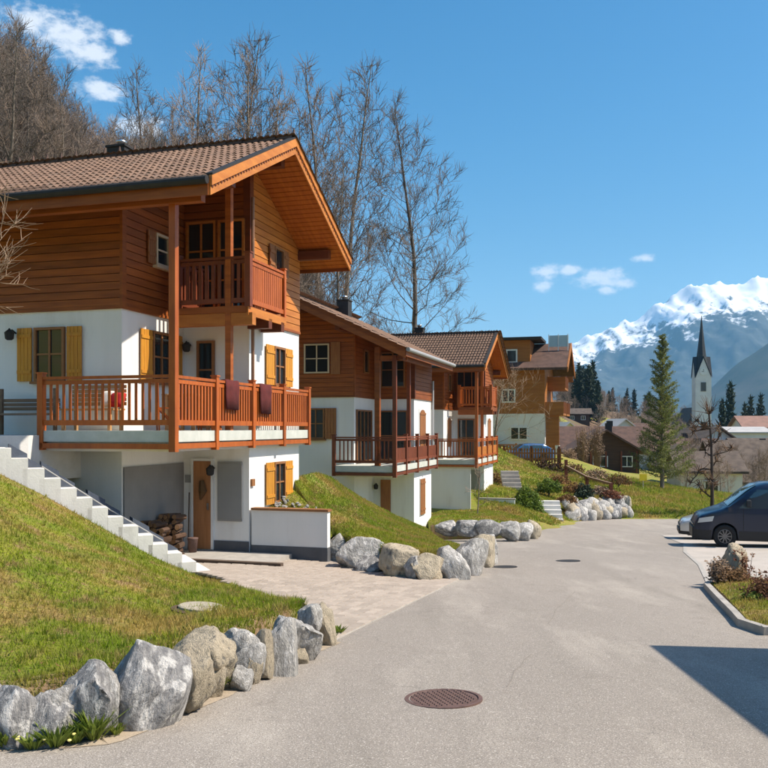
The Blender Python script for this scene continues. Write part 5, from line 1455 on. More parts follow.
# ------------------------------------------------------------------ the house right of the camera that shades the road
def plain_house(name, label, loc, rz, w, d, h, rise, over, wm, rm, ridge='x', wins=(), wood_from=None, woodm=FARWOOD, chim=True, base=2.0, cat='house'):
    """w along local x, d along local y; front faces -y. wins: (face, s, z, w, h)"""
    H = empty(name, loc, rz, label, cat)
    hw, hd = w / 2, d / 2
    if ridge == 'x':
        prof = lambda x, y: h + rise * (1 - abs(y) / hd)
        pts = [(-hw, -hd), (hw, -hd), (hw, 0), (hw, hd), (-hw, hd), (-hw, 0)]
    else:
        prof = lambda x, y: h + rise * (1 - abs(x) / hw)
        pts = [(-hw, -hd), (0, -hd), (hw, -hd), (hw, hd), (0, hd), (-hw, hd)]
    zs = wood_from if wood_from is not None else None
    if zs is None: MB().prism(pts, -base, prof).build('wall', wm, H)
    else:
        MB().prism(pts, -base, zs).build('wall', wm, H)
        MB().prism([(x * 1.004, y * 1.004) for x, y in pts], zs, lambda x, y: prof(x / 1.004, y / 1.004)).build('timber_wall', woodm, H)
    m = MB(); th = .22
    if ridge == 'x':
        sl = rise / hd; L0 = hw + over; e = hd + over
        for s in (-1, 1):
            ze = h - sl * over; zr = h + rise
            m.hexa([(-L0, s * e, ze + .02), (L0, s * e, ze + .02), (L0, 0, zr + .02), (-L0, 0, zr + .02), (-L0, s * e, ze + th), (L0, s * e, ze + th), (L0, 0, zr + th), (-L0, 0, zr + th)])
    else:
        sl = rise / hw; L0 = hd + over; e = hw + over
        for s in (-1, 1):
            ze = h - sl * over; zr = h + rise
            m.hexa([(s * e, -L0, ze + .02), (s * e, L0, ze + .02), (0, L0, zr + .02), (0, -L0, zr + .02), (s * e, -L0, ze + th), (s * e, L0, ze + th), (0, L0, zr + th), (0, -L0, zr + th)])
    rf_ = m.build('roof', rm, H)
    if chim: MB().box(hw * .3 - .35, hw * .3 + .35, .5, 1.2, h + rise * .3, h + rise + .9).build('chimney', METALD, rf_)
    for (fc, s, z, ww, hh) in wins:
        fr = MB(); gl = MB()
        P = {'F': lambda a, zz, dd: (a, -hd - dd, zz), 'R': lambda a, zz, dd: (hw + dd, a, zz), 'L': lambda a, zz, dd: (-hw - dd, a, zz), 'B': lambda a, zz, dd: (a, hd + dd, zz)}[fc]
        def bx(mb, a0, a1, z0, z1, d0, d1):
            p = [P(a0, z0, d0), P(a1, z0, d0), P(a1, z0, d1), P(a0, z0, d1), P(a0, z1, d0), P(a1, z1, d0), P(a1, z1, d1), P(a0, z1, d1)]; mb.hexa(p)
        k = .10
        bx(fr, s - ww / 2, s - ww / 2 + k, z, z + hh, .02, .10); bx(fr, s + ww / 2 - k, s + ww / 2, z, z + hh, .02, .10); bx(fr, s - ww / 2 + k, s + ww / 2 - k, z, z + k, .02, .10); bx(fr, s - ww / 2 + k, s + ww / 2 - k, z + hh - k, z + hh, .02, .10); bx(fr, s - .04, s + .04, z + k, z + hh - k, .02, .09)
        o = fr.build('window', WHITEP, H); bx(gl, s - ww / 2 + k, s + ww / 2 - k, z + k, z + hh - k, .005, .05); gl.build('pane', GLASS, o)
    return H
# corner of the shadow on the road at about (3.0, 9.55): eave corner lies towards the sun
e_h = 4.6
tt_ = e_h / math.tan(SUN_EL)
corner = Vector((2.98 + tt_ * math.cos(SUN_AZ), 9.55 + tt_ * math.sin(SUN_AZ), R(9.5) + e_h))
# local frame: ridge along the street direction (tilted by 8 deg), left far eave corner must land on `corner`
rzc = R_(-8); hw_, hd_, ov_ = 4.0, 5.0, .7; rise_ = 1.5; sl_ = rise_ / hw_
off = Matrix.Rotation(rzc, 3, 'Z') @ Vector((-(hw_ + ov_), hd_ + ov_, 0))
base_h = e_h - .22 + sl_ * ov_
loc = corner - off; loc.z = R(9.5)
plain_house('neighbour_house', 'house right of the camera whose eave shades the road corner', (loc.x, loc.y, loc.z), rzc, 2 * hw_, 2 * hd_, base_h, rise_, ov_, PLASTER, TILEJ, 'y', wins=[('L', -2, 1, 1.1, 1.2), ('L', 2, 1, 1.1, 1.2), ('B', 1.5, 1, 1.1, 1.2), ('B', -1.5, 1, 1.1, 1.2)], wood_from=2.4, woodm=OCHREWOOD)

# ------------------------------------------------------------------ house 4: tall timber house at the bend
def w4(px, py, Y): return at(px, py, Y)
H4 = empty('tall_house', (13.0, 80.5, -1.9), RZH, 'tall ochre timber house with dormer and white ground floor at the bend', 'house')
# local: x right along v, y along u; right wall (street gable) at x=2.2
def lx(px, Y=80.0): return (px - 384) / FPX * Y - 13.0
MB().box(-7.5, 2.2, 0, 9, -2, 3.25).build('plaster_wall', FARPL, H4)
MB().prism([(-7.5, 0), (2.2, 0), (2.2, 9), (-7.5, 9)], 3.25, 7.4).build('timber_wall', OCHREWOOD, H4)
m = MB().hexa([(-8, -1.0, 7.30), (4.3, -1.0, 7.30), (4.3, 4.2, 10.0), (-8, 4.2, 10.0), (-8, -1.0, 7.52), (4.3, -1.0, 7.52), (4.3, 4.2, 10.22), (-8, 4.2, 10.22)])
m.hexa([(-8, 10, 7.30), (4.3, 10, 7.30), (4.3, 4.2, 10.0), (-8, 4.2, 10.0), (-8, 10, 7.52), (4.3, 10, 7.52), (4.3, 4.2, 10.22), (-8, 4.2, 10.22)])
rf4 = m.build('roof', ROOFR, H4)
m = MB(); m.add([(2.2, 0, 7.38), (2.2, 9, 7.38), (2.2, 4.4, 9.95), (2.15, 0, 7.38), (2.15, 9, 7.38), (2.15, 4.4, 9.95)], [(0, 1, 2), (5, 4, 3), (0, 3, 4, 1), (1, 4, 5, 2), (2, 5, 3, 0)]); m.build('gable', OCHREWOOD, H4)
for sg, y0 in ((1, -1.0), (-1, 10)):
    MB().hexa([(4.3, y0, 7.05), (4.4, y0, 7.05), (4.4, 4.2, 9.75), (4.3, 4.2, 9.75), (4.3, y0, 7.55), (4.4, y0, 7.55), (4.4, 4.2, 10.25), (4.3, 4.2, 10.25)]).build('barge_board', OCHREWOOD, rf4)
MB().box(2.2, 4.25, 8.6, 8.8, 6.6, 7.2).build('purlin', OCHREWOOD, rf4)
# dormer with flat roof
MB().box(-7.0, .8, .3, 4, 7.6, 10.25).build('dormer', OCHREWOOD, H4)
MB().box(-7.4, 1.9, -.3, 4.4, 10.25, 10.5).build('dormer_roof', METALD, H4)
def win4(x, z, w, h, n=2, d=0.0):
    o = MB().box(x - w / 2, x + w / 2, d - .08, d, z, z + h).build('window', WHITEP, H4)
    for k in range(n):
        a = x - w / 2 + .12 + (w - .12) * k / n; MB().box(a, a + (w - .12) / n - .14, d - .10, d - .082, z + .14, z + h - .14).build('pane', GLASS, o)
win4(-1.4, 8.1, 2.0, 1.3, 2, .3); win4(.3 - .5, .75, 1.7, 1.3, 2); win4(-4.2, .75, 1.5, 1.3, 2); win4(-5, 4.3, 1.4, 1.4, 2); win4(-1.2, 4.3, 1.3, 1.3, 2)
# roof terrace glass rail
o = MB().box(2.3, 4.2, 2.6, 2.66, 9.75, 10.85).build('glass_rail', mat('pale_glass', (.35, .45, .48), None, rough=.08, spec=.8), H4)
for x in (2.3, 3.2, 4.1): MB().box(x, x + .07, 2.55, 2.6, 9.3, 10.95).build('rail_post', WHITEP, H4)
# side balconies
for z, yy0 in ((3.1, .2), (3.1, 5.0), (5.6, 2.5)):
    MB().box(2.2, 3.9, yy0, yy0 + 4, z, z + .22).build('balcony_floor', OCHREWOOD, H4)
    o = MB().box(3.85, 3.92, yy0, yy0 + 4, z + .2, z + 1.25).box(2.2, 3.85, yy0, yy0 + .06, z + .2, z + 1.25).build('balcony_front', OCHREWOOD, H4)
    for k in range(6): MB().box(3.92, 3.95, yy0 + .1 + k * .65, yy0 + .2 + k * .65, z + .2, z + 1.3).build('baluster', WOODD, o)
MB().box(2.25, 3.5, .4, .55, .0, 3.1).build('column', OCHREWOOD, H4)
railing(H4, (-2.2, -1.6), (3.6, -1.6), -.75, 1.15, posts=(0, .33, .66, 1), m=OCHREWOOD, spacing=.30, wide=.6, bm=OCHREWOOD, down=.8)
MB().box(-2.3, 3.7, -1.6, 0, -1.1, -.78).build('terrace_slab', CONC, H4)
MB().box(3.3, 3.7, -1.75, -1.35, -2.8, .3).build('white_pillar', FARPL, H4)
# wooden forecourt fence
fe = empty('wooden_fence', (8.9, 63.0, Tz(10.5, 63) + .7), R_(-6), 'brown picket fence in front of the blue car', 'fence')
fz = 0
for k in range(3): MB().box(-.2, 4.3, -.03, .0, -.7 + k * .42, -.6 + k * .42).build('fence_rail', OCHREWOOD, fe)
pmesh = MB().box(-.06, .06, -.055, -.032, -1.0, .55).mesh('picket', OCHREWOOD)
for k in range(22): link('picket', pmesh, fe, (-.1 + k * .20, 0, 0))
pmesh = MB().box(-.08, .08, -.02, .10, -1.4, .7).mesh('post', WOODD)
for k in range(3): link('post', pmesh, fe, (0 + k * 2.0, 0, 0))

# ------------------------------------------------------------------ house 5: low brown house on the bank
p5 = at(602, 428, 95)
H5 = plain_house('brown_house', 'low dark timber house with wide gable on the grassy bank', (24.4, 96, -4.7), RZH * .4, 7.0, 9, 2.25, 2.1, .8, FARWOOD, ROOFR, 'y', wins=[('F', -.6, .5, 1.6, 1.2), ('F', 2.2, .5, 1.2, 1.2)], chim=True)
for k in range(5): MB().box(-3.3 + k * 1.6, -3.15 + k * 1.6, -4.9, -4.75, -.4, 2.2).build('post', WOODD, H5)
plain_house('long_roofed_house', 'long house with red-brown tiled roof behind the brown gable', (25.8, 106, -5.0), RZH * .4, 16, 9, 2.4, 2.6, .6, FARPL, ROOFR, 'x', wins=[('F', 4.5, .7, 1.0, 1.1), ('F', 6.5, .7, 1.0, 1.1)])
# ------------------------------------------------------------------ village
plain_house('village_house', 'far house with pale gable roof above the brown gable', (32.5, 155, -3.0), .1, 4.5, 8, 1.9, 2.0, .6, FARPL, ROOFW, 'y', chim=False)
plain_house('village_house', 'far house with larger pale gable roof left of the conifer', (43.0, 157, -3.2), .1, 6.2, 8, 2.3, 2.4, .6, FARPL, ROOFW, 'y', chim=False)
plain_house('hillside_house', 'small house with grey roof in the far wood at left of the village', (54, 238, Tz(54, 238) - .3), -.15, 6.5, 6, 2.2, 1.3, .7, FARWOOD, ROOFB, 'x', wins=[('F', -1.5, .4, 1.2, 1.2), ('F', 1.5, .4, 1.2, 1.2)])
plain_house('village_house', 'big brown-roofed house behind the dark van', (40.0, 84, -7.4), -.12, 15, 10, 2.6, 3.4, .7, FARPL, ROOFB, 'x', wins=[('F', -5.6, .2, 1.0, 1.5), ('F', -3.5, .2, 1.4, 1.5), ('F', -1, .2, 1.4, 1.5), ('F', 2, .2, 1.4, 1.5)])
plain_house('village_house', 'brown-roofed house set back above the van roof', (55.0, 118, -7.0), -.1, 13, 11, 3.2, 2.2, .7, FARPL, ROOFB, 'x', wins=[('F', -4, 1, 1.4, 1.5), ('F', 0, 1, 1.4, 1.5), ('F', 4, 1, 1.4, 1.5)])
plain_house('village_house', 'pale house with reddish roof near the right frame edge', (83.0, 182, -8), -.1, 14, 10, 8.2, 2.2, .8, FARPL, mat('far_pinkish_roof', (.30, .17, .13), (.22, .13, .10), .8, .85, coord='World'), 'x', wins=[('F', -4, 4.5, 1.4, 1.5), ('F', 0, 4.5, 1.4, 1.5), ('F', 4, 4.5, 1.4, 1.5)])
plain_house('village_house', 'white flat building behind the bare tree', (57.5, 140, -8), -.1, 9, 9, 7.2, .8, .4, FARPL, ROOFW, 'x', wins=[('F', -2, 4.6, 1.2, 1.3), ('F', 1.5, 4.6, 1.2, 1.3)], chim=False)
plain_house('village_house', 'grey-roofed house between conifer and church', (46.5, 125, -8), .2, 8, 9, 5.4, 2.6, .7, FARPL, ROOFB, 'y', wins=[('F', -1.5, 2.5, 1.2, 1.3), ('F', 1.5, 2.5, 1.2, 1.3)])
plain_house('village_house', 'dark-roofed house left of the conifer', (50.5, 170, -7), .1, 12, 9, 4.6, 3.2, .7, FARPL, ROOFR, 'x')
plain_house('village_house', 'small white house at the road below the bare tree', (27.6, 73.5, -6.2), -.1, 5, 5, 2.6, 1.4, .4, FARPL, ROOFB, 'x', wins=[('F', 0, .6, 1.2, 1.2)], chim=False)
for hx, hy, zz, rr_ in ((40.0, 84, -7.4, -.12), (55.0, 118, -7.0, -.1)):
    pass
vr = random.Random(44)
for k, (px, py, Y, w, h, lb) in enumerate([(676, 440, 112, 9, 3.6, 'timber chalet hidden partly by the right side of the conifer'), (690, 446, 100, 8, 3.0, 'low brown chalet between conifer and pollarded tree'), (722, 437, 150, 9, 4.2, 'chalet with dark roof right of the church foot'), (741, 434, 160, 9, 4.4, 'second chalet right of the church foot'), (762, 428, 205, 11, 5.0, 'distant chalet at the right frame edge under the ridge'), (733, 425, 225, 10, 5.0, 'distant chalet below the spruces right of the church'), (655, 440, 150, 9, 3.6, 'chalet roof peeping out left of the conifer'), (752, 446, 104, 8, 3.2, 'brown chalet above the van windscreen')]):
    x = (px - 384) / FPX * Y; zr = (428 - py) / FPX * Y; zb = zr - h - 2.0
    plain_house('village_house', lb, (x, Y, zb), vr.uniform(-.4, .4), w, w * .9, h, 2.0, .8, FARPL, [ROOFR, ROOFB][k % 2], 'xy'[k % 2], wins=[('F', -w * .25, h * .35, 1.2, 1.3), ('F', w * .2, h * .35, 1.2, 1.3)], wood_from=h * .35 + 1.6, base=6)
# church
CH = empty('church', (96, 257, -9.5), -.12, 'white church tower with a pointed dark spire', 'church')
tw = 2.3
MB().box(-tw, tw, -tw, tw, -3, 24.5).build('tower', FARPL, CH)
m = MB()
for (ax, sg) in (('x', -1), ('x', 1), ('y', -1), ('y', 1)):
    if ax == 'y': m.add([(-tw, sg * tw, 24.5), (tw, sg * tw, 24.5), (0, sg * tw, 30.5), (0, 0, 30.5)], [(0, 1, 2)] if sg < 0 else [(1, 0, 2)])
    else: m.add([(sg * tw, -tw, 24.5), (sg * tw, tw, 24.5), (sg * tw, 0, 30.5)], [(1, 0, 2)] if sg < 0 else [(0, 1, 2)])
m.build('gable', FARPL, CH)
m = MB(); e = tw + .25
for (q0, q1, r0_) in (((-e, -e), (0, -e), 0), ((0, -e), (e, -e), 0), ((e, -e), (e, 0), 0), ((e, 0), (e, e), 0), ((e, e), (0, e), 0), ((0, e), (-e, e), 0), ((-e, e), (-e, 0), 0), ((-e, 0), (-e, -e), 0)):
    z0_ = 31.0 if (q0[0] == 0 or q0[1] == 0) else 24.4; z1_ = 31.0 if (q1[0] == 0 or q1[1] == 0) else 24.4
    m.add([(*q0, z0_), (*q1, z1_), (0, 0, 31.2)], [(0, 1, 2)])
m.build('gable_roof', SPIRE, CH)
MB().lathe([(2.3, 27.0), (1.45, 31.0), (.95, 35), (.45, 39.5), (.06, 43.5)], 8).build('spire', SPIRE, CH)
MB().box(-.75, .75, -tw - .12, -tw - .02, 20.5, 23.2).build('belfry_window', GLASS, CH)
c = MB().lathe([(1.1, 0), (1.1, .1), (.001, .12)], 20).build('clock_face', WHITEP, CH, loc=(0, -tw - .02, 26.4), rot=(math.pi / 2, 0, 0))
MB().box(-.05, .05, -.1, .8, .12, .16).box(-.5, .06, -.05, .05, .12, .16).build('clock_hands', METALD, c)
m = MB().box(-4.5, 4.5, 3, 24, -3, 9); m.build('nave', FARPL, CH)
MB().prism([(-5, 2.7), (5, 2.7), (5, 24.5), (-5, 24.5)], 9, 9.2).add([(-5.2, 2.6, 9.1), (5.2, 2.6, 9.1), (0, 2.6, 16), (-5.2, 24.6, 9.1), (5.2, 24.6, 9.1), (0, 24.6, 16)], [(0, 1, 2), (5, 4, 3), (0, 2, 5, 3), (1, 4, 5, 2)]).build('nave_roof', ROOFB, CH)

# ------------------------------------------------------------------ steps, handrail, sign and hedge at the bend
gs = empty('garden_steps', (0, 0, 0), 0, 'grey concrete steps between hedge and rockery', 'stair')
for k in range(6):
    p = at(552, 525, 42) + Vector((.02 * k, .30 * k, .20 * k)); MB().box(-.60, .60, 0, .5, -.35, .0).build('step', CONC, gs, loc=p + Vector((0, 0, .05)), rot=(0, 0, -.1))
gs2 = empty('garden_steps', (0, 0, 0), 0, 'upper grey steps beside the deck of the third chalet', 'stair')
for k in range(5):
    p = at(513, 487, 46.5) + Vector((0, .3 * k, .20 * k)); MB().box(-.5, .5, 0, .5, -.35, 0).build('step', KERB, gs2, loc=p, rot=(0, 0, -.1))
hr = empty('handrail', (0, 0, 0), 0, 'wooden handrail on posts down the bank beside the rockery', 'handrail')
a_, b_, c_2 = at(566, 466, 54), at(587, 483, 51), at(611, 490, 48.5)
MB().bar(a_, b_.lerp(a_, -.0) + Vector((0, 0, .35)), .13, .12).build('rail', BENCHG, hr)
MB().bar(b_ + Vector((0, 0, .35)), c_2 + Vector((0, 0, .35)), .13, .12).build('rail', BENCHG, hr)
for q in (a_, b_, c_2): MB().box(q.x - .09, q.x + .09, q.y - .09, q.y + .09, Tz(q.x, q.y) - .3, q.z + .4).build('post', WOODD, hr)
sg_ = empty('trail_sign', at(643, 490, 56), 0, 'small yellow sign on a post on the bank', 'sign')
MB().tube([(0, 0, -.5), (0, 0, .7)], .035, 8).build('post', STEEL, sg_)
MB().hexa([(-.24, -.06, .62), (.24, -.06, .62), (.24, -.03, .62), (-.24, -.03, .62), (-.24, -.06, 1.05), (.24, -.06, 1.05), (.24, -.03, 1.05), (-.24, -.03, 1.05)]).build('panel', YELLOW, sg_)

def leaf_blob(name, label, cat, c, rx, ry, rz_, n, m, seed, ls, parts=True, shape='round'):
    t = empty(name, c, 0, label, cat); rs = np.random.RandomState(seed)
    d = rs.normal(size=(n, 3)); d /= np.linalg.norm(d, axis=1)[:, None]; rr = rs.rand(n) ** .33
    lump = 1 + .18 * np.sin(d[:, 0] * 5 + seed) * np.cos(d[:, 1] * 6) + .12 * np.sin(d[:, 2] * 9 + d[:, 0] * 4)
    P = d * (rr * lump)[:, None] * np.array([rx, ry, rz_]); P[:, 2] = np.abs(P[:, 2]) if shape == 'dome' else P[:, 2] + rz_
    a = rs.normal(size=(n, 3)); a /= np.linalg.norm(a, axis=1)[:, None]; b = np.cross(a, rs.normal(size=(n, 3))); b /= np.linalg.norm(b, axis=1)[:, None]
    s = ls * (.6 + .8 * rs.rand(n))[:, None]
    V_ = np.empty((n * 4, 3)); V_[0::4] = P - a * s; V_[1::4] = P + b * s * .5; V_[2::4] = P + a * s; V_[3::4] = P - b * s * .5
    link('foliage', np_mesh('foliage', V_, np.arange(n * 4).reshape(-1, 4), m, False, 4), t)
    q = MB(); r = random.Random(seed)
    for k in range(8): q.tube([(0, 0, -.2), (r.uniform(-.5, .5) * rx, r.uniform(-.5, .5) * ry, rz_ * r.uniform(.5, 1.0))], [.03, .01], 4, False)
    q.build('stems', BARKT, t)
    return t
leaf_blob('hedge_bush', 'dense rounded green bush beside the garden steps', 'bush', at(526, 519, 43), .85, .8, 1.55, 11000, HEDGE, 1, .06, shape='dome')
leaf_blob('hedge_bush', 'smaller bright green shrub above the garden steps', 'bush', at(549, 492, 49), .75, .6, .75, 1500, HEDGE, 2, .08, shape='dome')
leaf_blob('hedge_bush', 'low dark green shrub in the rockery by the handrail', 'bush', at(584, 497, 47.5), .55, .5, .7, 900, SPRUCE, 3, .08, shape='dome')
leaf_blob('brown_bush', 'orange-brown leafy bush beside the third chalet deck', 'bush', at(494, 492, 50), .75, .6, 1.25, 1400, DRYLEAF, 5, .07, shape='dome')
leaf_blob('brown_bush', 'dark brown bush before the fence of the fourth house', 'bush', at(547, 482, 58), 1.6, .8, 1.5, 1600, mat('dark_red_brown_leaves', (.085, .04, .022), (.06, .03, .018), 2, .85), 6, .09, shape='dome')
for k, (px, py, Y, s, mm, lb) in enumerate([(567, 502, 45.5, .55, DRYLEAF, 'dry tan plants at the top of the garden steps'), (575, 492, 48, .7, DRYLEAF, 'dry plant cushion left of the handrail post'), (600, 494, 48.5, .6, TWIGP, 'pale heather above the rockery boulders'), (612, 498, 48, .6, REDLEAF, 'reddish heather at the right end of the rockery'), (558, 484, 52, .8, DRYLEAF, 'tan bush behind the upper rockery'), (596, 478, 56, .9, TWIGP, 'pale scrub behind the handrail'), (618, 484, 54, .9, DRYLEAF, 'brown scrub on the bank right of the handrail'), (572, 472, 60, .9, DRYLEAF, 'brown scrub below the white pillar')]):
    leaf_blob('dry_shrub', lb, 'shrub', at(px, py, Y), s, s * .8, s * .7, 700, mm, 20 + k, .07, shape='dome')
for k, (px, py, Y, r, h) in enumerate([(583, 472, 80, .75, 4.2), (597, 470, 82, .75, 4.4), (570, 470, 78, .7, 2.0)]):
    twig_bush('bare_shrub', ['tall pale bare shrub left before the brown house gable', 'tall pale bare shrub at the middle of the brown house gable', 'low pale bare shrub at the left corner of the brown house'][k], 'shrub', at(px, py, Y), r, h, 170, TWIGP, 60 + k, True, TWIGP, r0=.026, nleaf=4, ls=.05)
# grass on the far bank
e0_, e1_ = Vector((-.66, 9.7, 0)), Vector((2.40, 19.75, 0)); ed = (e1_ - e0_).normalized(); en = Vector((-ed.y, ed.x, 0))
ke = MB().box(0, .99, -.05, .05, -.1, .016).mesh('edging_stone', KERB)
for k in range(10):
    c = e0_ + ed * (k * 1.0 + .2) + en * .03; d_ = c + ed * .9985; P_ = []
    for dz in (-.1, .016):
        for (q_, s_2) in ((c, -1), (d_, -1), (d_, 1), (c, 1)): w_2 = q_ + en * .075 * s_2; P_.append((w_2.x, w_2.y, R(w_2.y) + dz))
    MB().hexa(P_).build('edging_stone', KERB, driveway)
class _P: pass
bxs = np.linspace(4.6, 14, 40); bys = np.linspace(40, 70, 60)
bp = np.array([(x, y) for x in bxs for y in bys]); bz = T(bp)
fr_ = np.clip((np.hypot(bp[:, 0], bp[:, 1]) - 30) / 60, 0, 1); bz = bz + fr_ * (np.sin(bp[:, 0] * .31) * np.cos(bp[:, 1] * .27 + bp[:, 0] * .11) * .35)
kf = lambda c: np.where(c[..., 0] < np.interp(c[..., 1], XLY, XLX) - .3, 1.0, np.where(c[..., 1] > 47.2, 1.0, 0.0))
g6 = blades('grass', ([Vector((x, y, z)) for (x, y), z in zip(bp, bz)], 40, 60), 60000, 16, .06, .18, .05, keep=kf); prop(g6, 'grass on the slope below the tall ochre house', 'grass', kind='stuff')

bxs = np.linspace(11, 27, 40); bys = np.linspace(47.2, 66, 40)
bp = np.array([(x, y) for x in bxs for y in bys]); bz = T(bp)
fr_ = np.clip((np.hypot(bp[:, 0], bp[:, 1]) - 30) / 60, 0, 1); bz = bz + fr_ * (np.sin(bp[:, 0] * .31) * np.cos(bp[:, 1] * .27 + bp[:, 0] * .11) * .35)
patch = ([Vector((x, y, z)) for (x, y), z in zip(bp, bz)], 40, 40)
g5 = blades('grass', patch, 60000, 6, .08, .26, .05); prop(g5, 'rough grass on the far bank below the conifer', 'grass', kind='stuff')
# ------------------------------------------------------------------ trees
class TubeSet:
    """fast collector of thin 3- or 4-sided branch tubes"""
    def __init__(s): s.V = []; s.F = []; s.n = 0
    def add(s, pts, rs, k=3):
        pts = np.asarray(pts); m = len(pts)
        d = np.gradient(pts, axis=0); d /= np.linalg.norm(d, axis=1)[:, None] + 1e-9
        ref = np.array([.3, .2, 1.0]) if abs(d[0, 2]) < .9 else np.array([1.0, .1, 0])
        a = np.cross(d, ref); a /= np.linalg.norm(a, axis=1)[:, None] + 1e-9; b = np.cross(d, a)
        t = np.arange(k) * 2 * np.pi / k
        ring = pts[:, None] + (a[:, None] * np.cos(t)[None, :, None] + b[:, None] * np.sin(t)[None, :, None]) * np.asarray(rs)[:, None, None]
        s.V.append(ring.reshape(-1, 3))
        i = np.arange(m - 1)[:, None] * k + np.arange(k)[None]; j = np.arange(m - 1)[:, None] * k + (np.arange(k)[None] + 1) % k
        s.F.append((np.stack([i, j, j + k, i + k], -1).reshape(-1, 4)) + s.n); s.n += m * k
    def mesh(s, name, m): return np_mesh(name, np.concatenate(s.V), np.concatenate(s.F), m, True, 4)

def branch_path(rs, p, d, L, n, wob, up):
    pts = [np.array(p, float)]; d = np.array(d, float)
    for k in range(n):
        d = d + rs.normal(size=3) * wob + np.array([0, 0, up]); d /= np.linalg.norm(d)
        pts.append(pts[-1] + d * L / n)
    return np.array(pts)
def bare_tree(seed, Ht, r0, nprim, first, spread, plen, nsec, ntw, up=.10, wob=.10, twl=.9, prim_el=(25, 60), lean=0.0, tr_=.0085):
    """returns (trunk mesh data set, crown set)"""
    rs = np.random.RandomState(seed); A = TubeSet(); B = TubeSet()
    ns0, nt0 = nsec, ntw
    tr = branch_path(rs, (0, 0, -.6), (lean, 0, 1), Ht, 10, .035, .05)
    rad = r0 * (1 - np.linspace(0, 1, 11)) ** .8 + .012
    A.add(tr, rad, 7)
    for i in range(nprim):
        f = first + (1 - first) * ((i + rs.rand() * .8) / nprim)
        x = f * 10; k = min(int(x), 9); p = tr[k] + (tr[k + 1] - tr[k]) * (x - k)
        az = i * 2.4 + rs.rand() * .9; el = np.radians(prim_el[0] + (prim_el[1] - prim_el[0]) * f + rs.normal() * 8)
        d = np.array([np.cos(az) * np.cos(el), np.sin(az) * np.cos(el), np.sin(el)])
        shape = spread(f); L = plen * shape * rs.uniform(.8, 1.2)
        b = branch_path(rs, p, d, L, 6, wob, up); rb = max(.30 * r0 * (1 - f * .75) * (.5 + shape * .5), .014)
        A.add(b, rb * (1 - np.linspace(0, .85, 7)), 4)
        fr = min(max(L / plen, .18), 1.1); nsec = max(2, int(round(ns0 * fr ** .8))); ntw = max(2, int(round(nt0 * fr ** .5)))
        for j in range(nsec):
            g = .18 + .8 * (j + rs.rand()) / nsec; x = g * 6; k = min(int(x), 5); q = b[k] + (b[k + 1] - b[k]) * (x - k)
            dd = (b[k + 1] - b[k]); dd /= np.linalg.norm(dd); e = rs.normal(size=3); e -= dd * e.dot(dd); e /= np.linalg.norm(e)
            d2 = dd * .7 + e * .75 + np.array([0, 0, .15]); L2 = L * .38 * (1.25 - g) * rs.uniform(.7, 1.3) + .25
            c = branch_path(rs, q, d2 / np.linalg.norm(d2), L2, 4, wob * 1.3, up); B.add(c, max(rb * .32, tr_ * 1.1) * (1 - np.linspace(0, .7, 5)), 3)
            for l in range(ntw):
                h = .2 + .8 * (l + rs.rand()) / ntw; x = h * 4; k2 = min(int(x), 3); s = c[k2] + (c[k2 + 1] - c[k2]) * (x - k2)
                dd = c[k2 + 1] - c[k2]; dd /= np.linalg.norm(dd); e = rs.normal(size=3); d3 = dd * .8 + e * .5 + np.array([0, 0, .2]); d3 /= np.linalg.norm(d3)
                tw_ = branch_path(rs, s, d3, twl * rs.uniform(.5, 1.2) * (1.1 - .4 * h), 2, .15, up * .6); B.add(tw_, np.array([1, .75, .4]) * tr_, 3)
    return A, B
def egg(lo, peak):
    def f(t):
        return (.35 + .65 * math.sin(math.pi * min(t / (2 * peak), .5))) if t < peak else max(.12, 1 - ((t - peak) / (1 - peak)) ** 1.5)
    return f
def make_tree_meshes(kind, *a, bm=BARKT, tm=TWIG, **k):
    A, B = bare_tree(*a, **k)
    return A.mesh('trunk', bm), B.mesh('crown', tm)
def place_tree(ms, name, label, loc, rz, s, cat='tree', group=None, sz=None):
    t = empty(name, loc, rz, label, cat, group); t.scale = (s, s, sz or s)
    link('trunk', ms[0], t); link('crown', ms[1], t); return t

BARKD = mat('dark_grey_bark', (.12, .10, .085), (.075, .062, .054), 6, .9, .3, 20, stretch=(3, 3, 1))
# the tall bare tree behind the third chalet
big = make_tree_meshes('ash', 17, 16.8, .15, 40, .12, egg(.2, .36), 4.7, 14, 11, up=.085, wob=.15, twl=.8, prim_el=(10, 60), tm=TWIGG, bm=BARKD, tr_=.011)
p = at(411, 330, 60); place_tree(big, 'bare_tree', 'tall leafless tree standing alone above the roof of the third chalet', (p.x, p.y, Tz(p.x, p.y)), .8, (p.z + 16.9 - Tz(p.x, p.y)) / 16.8)
# slender woodland trees
V_w = [make_tree_meshes('w', 21 + k, 17, .14, 30, .22, egg(.3, .45), 4.2, 10, 11, up=.10, wob=.14, twl=.8, prim_el=(24, 66), tr_=.0115, lean=[0, .05, -.04, .03, .02][k], tm=[TWIG, TWIGG, TWIG, TWIG, TWIGG][k]) for k in range(5)]
V_b = [make_tree_meshes('b', 41 + k, 9, .09, 22, .08, egg(.3, .40), 2.9, 8, 8, up=.10, twl=.95, tr_=.014, prim_el=(30, 70), tm=TWIG) for k in range(3)]
rt = random.Random(31)
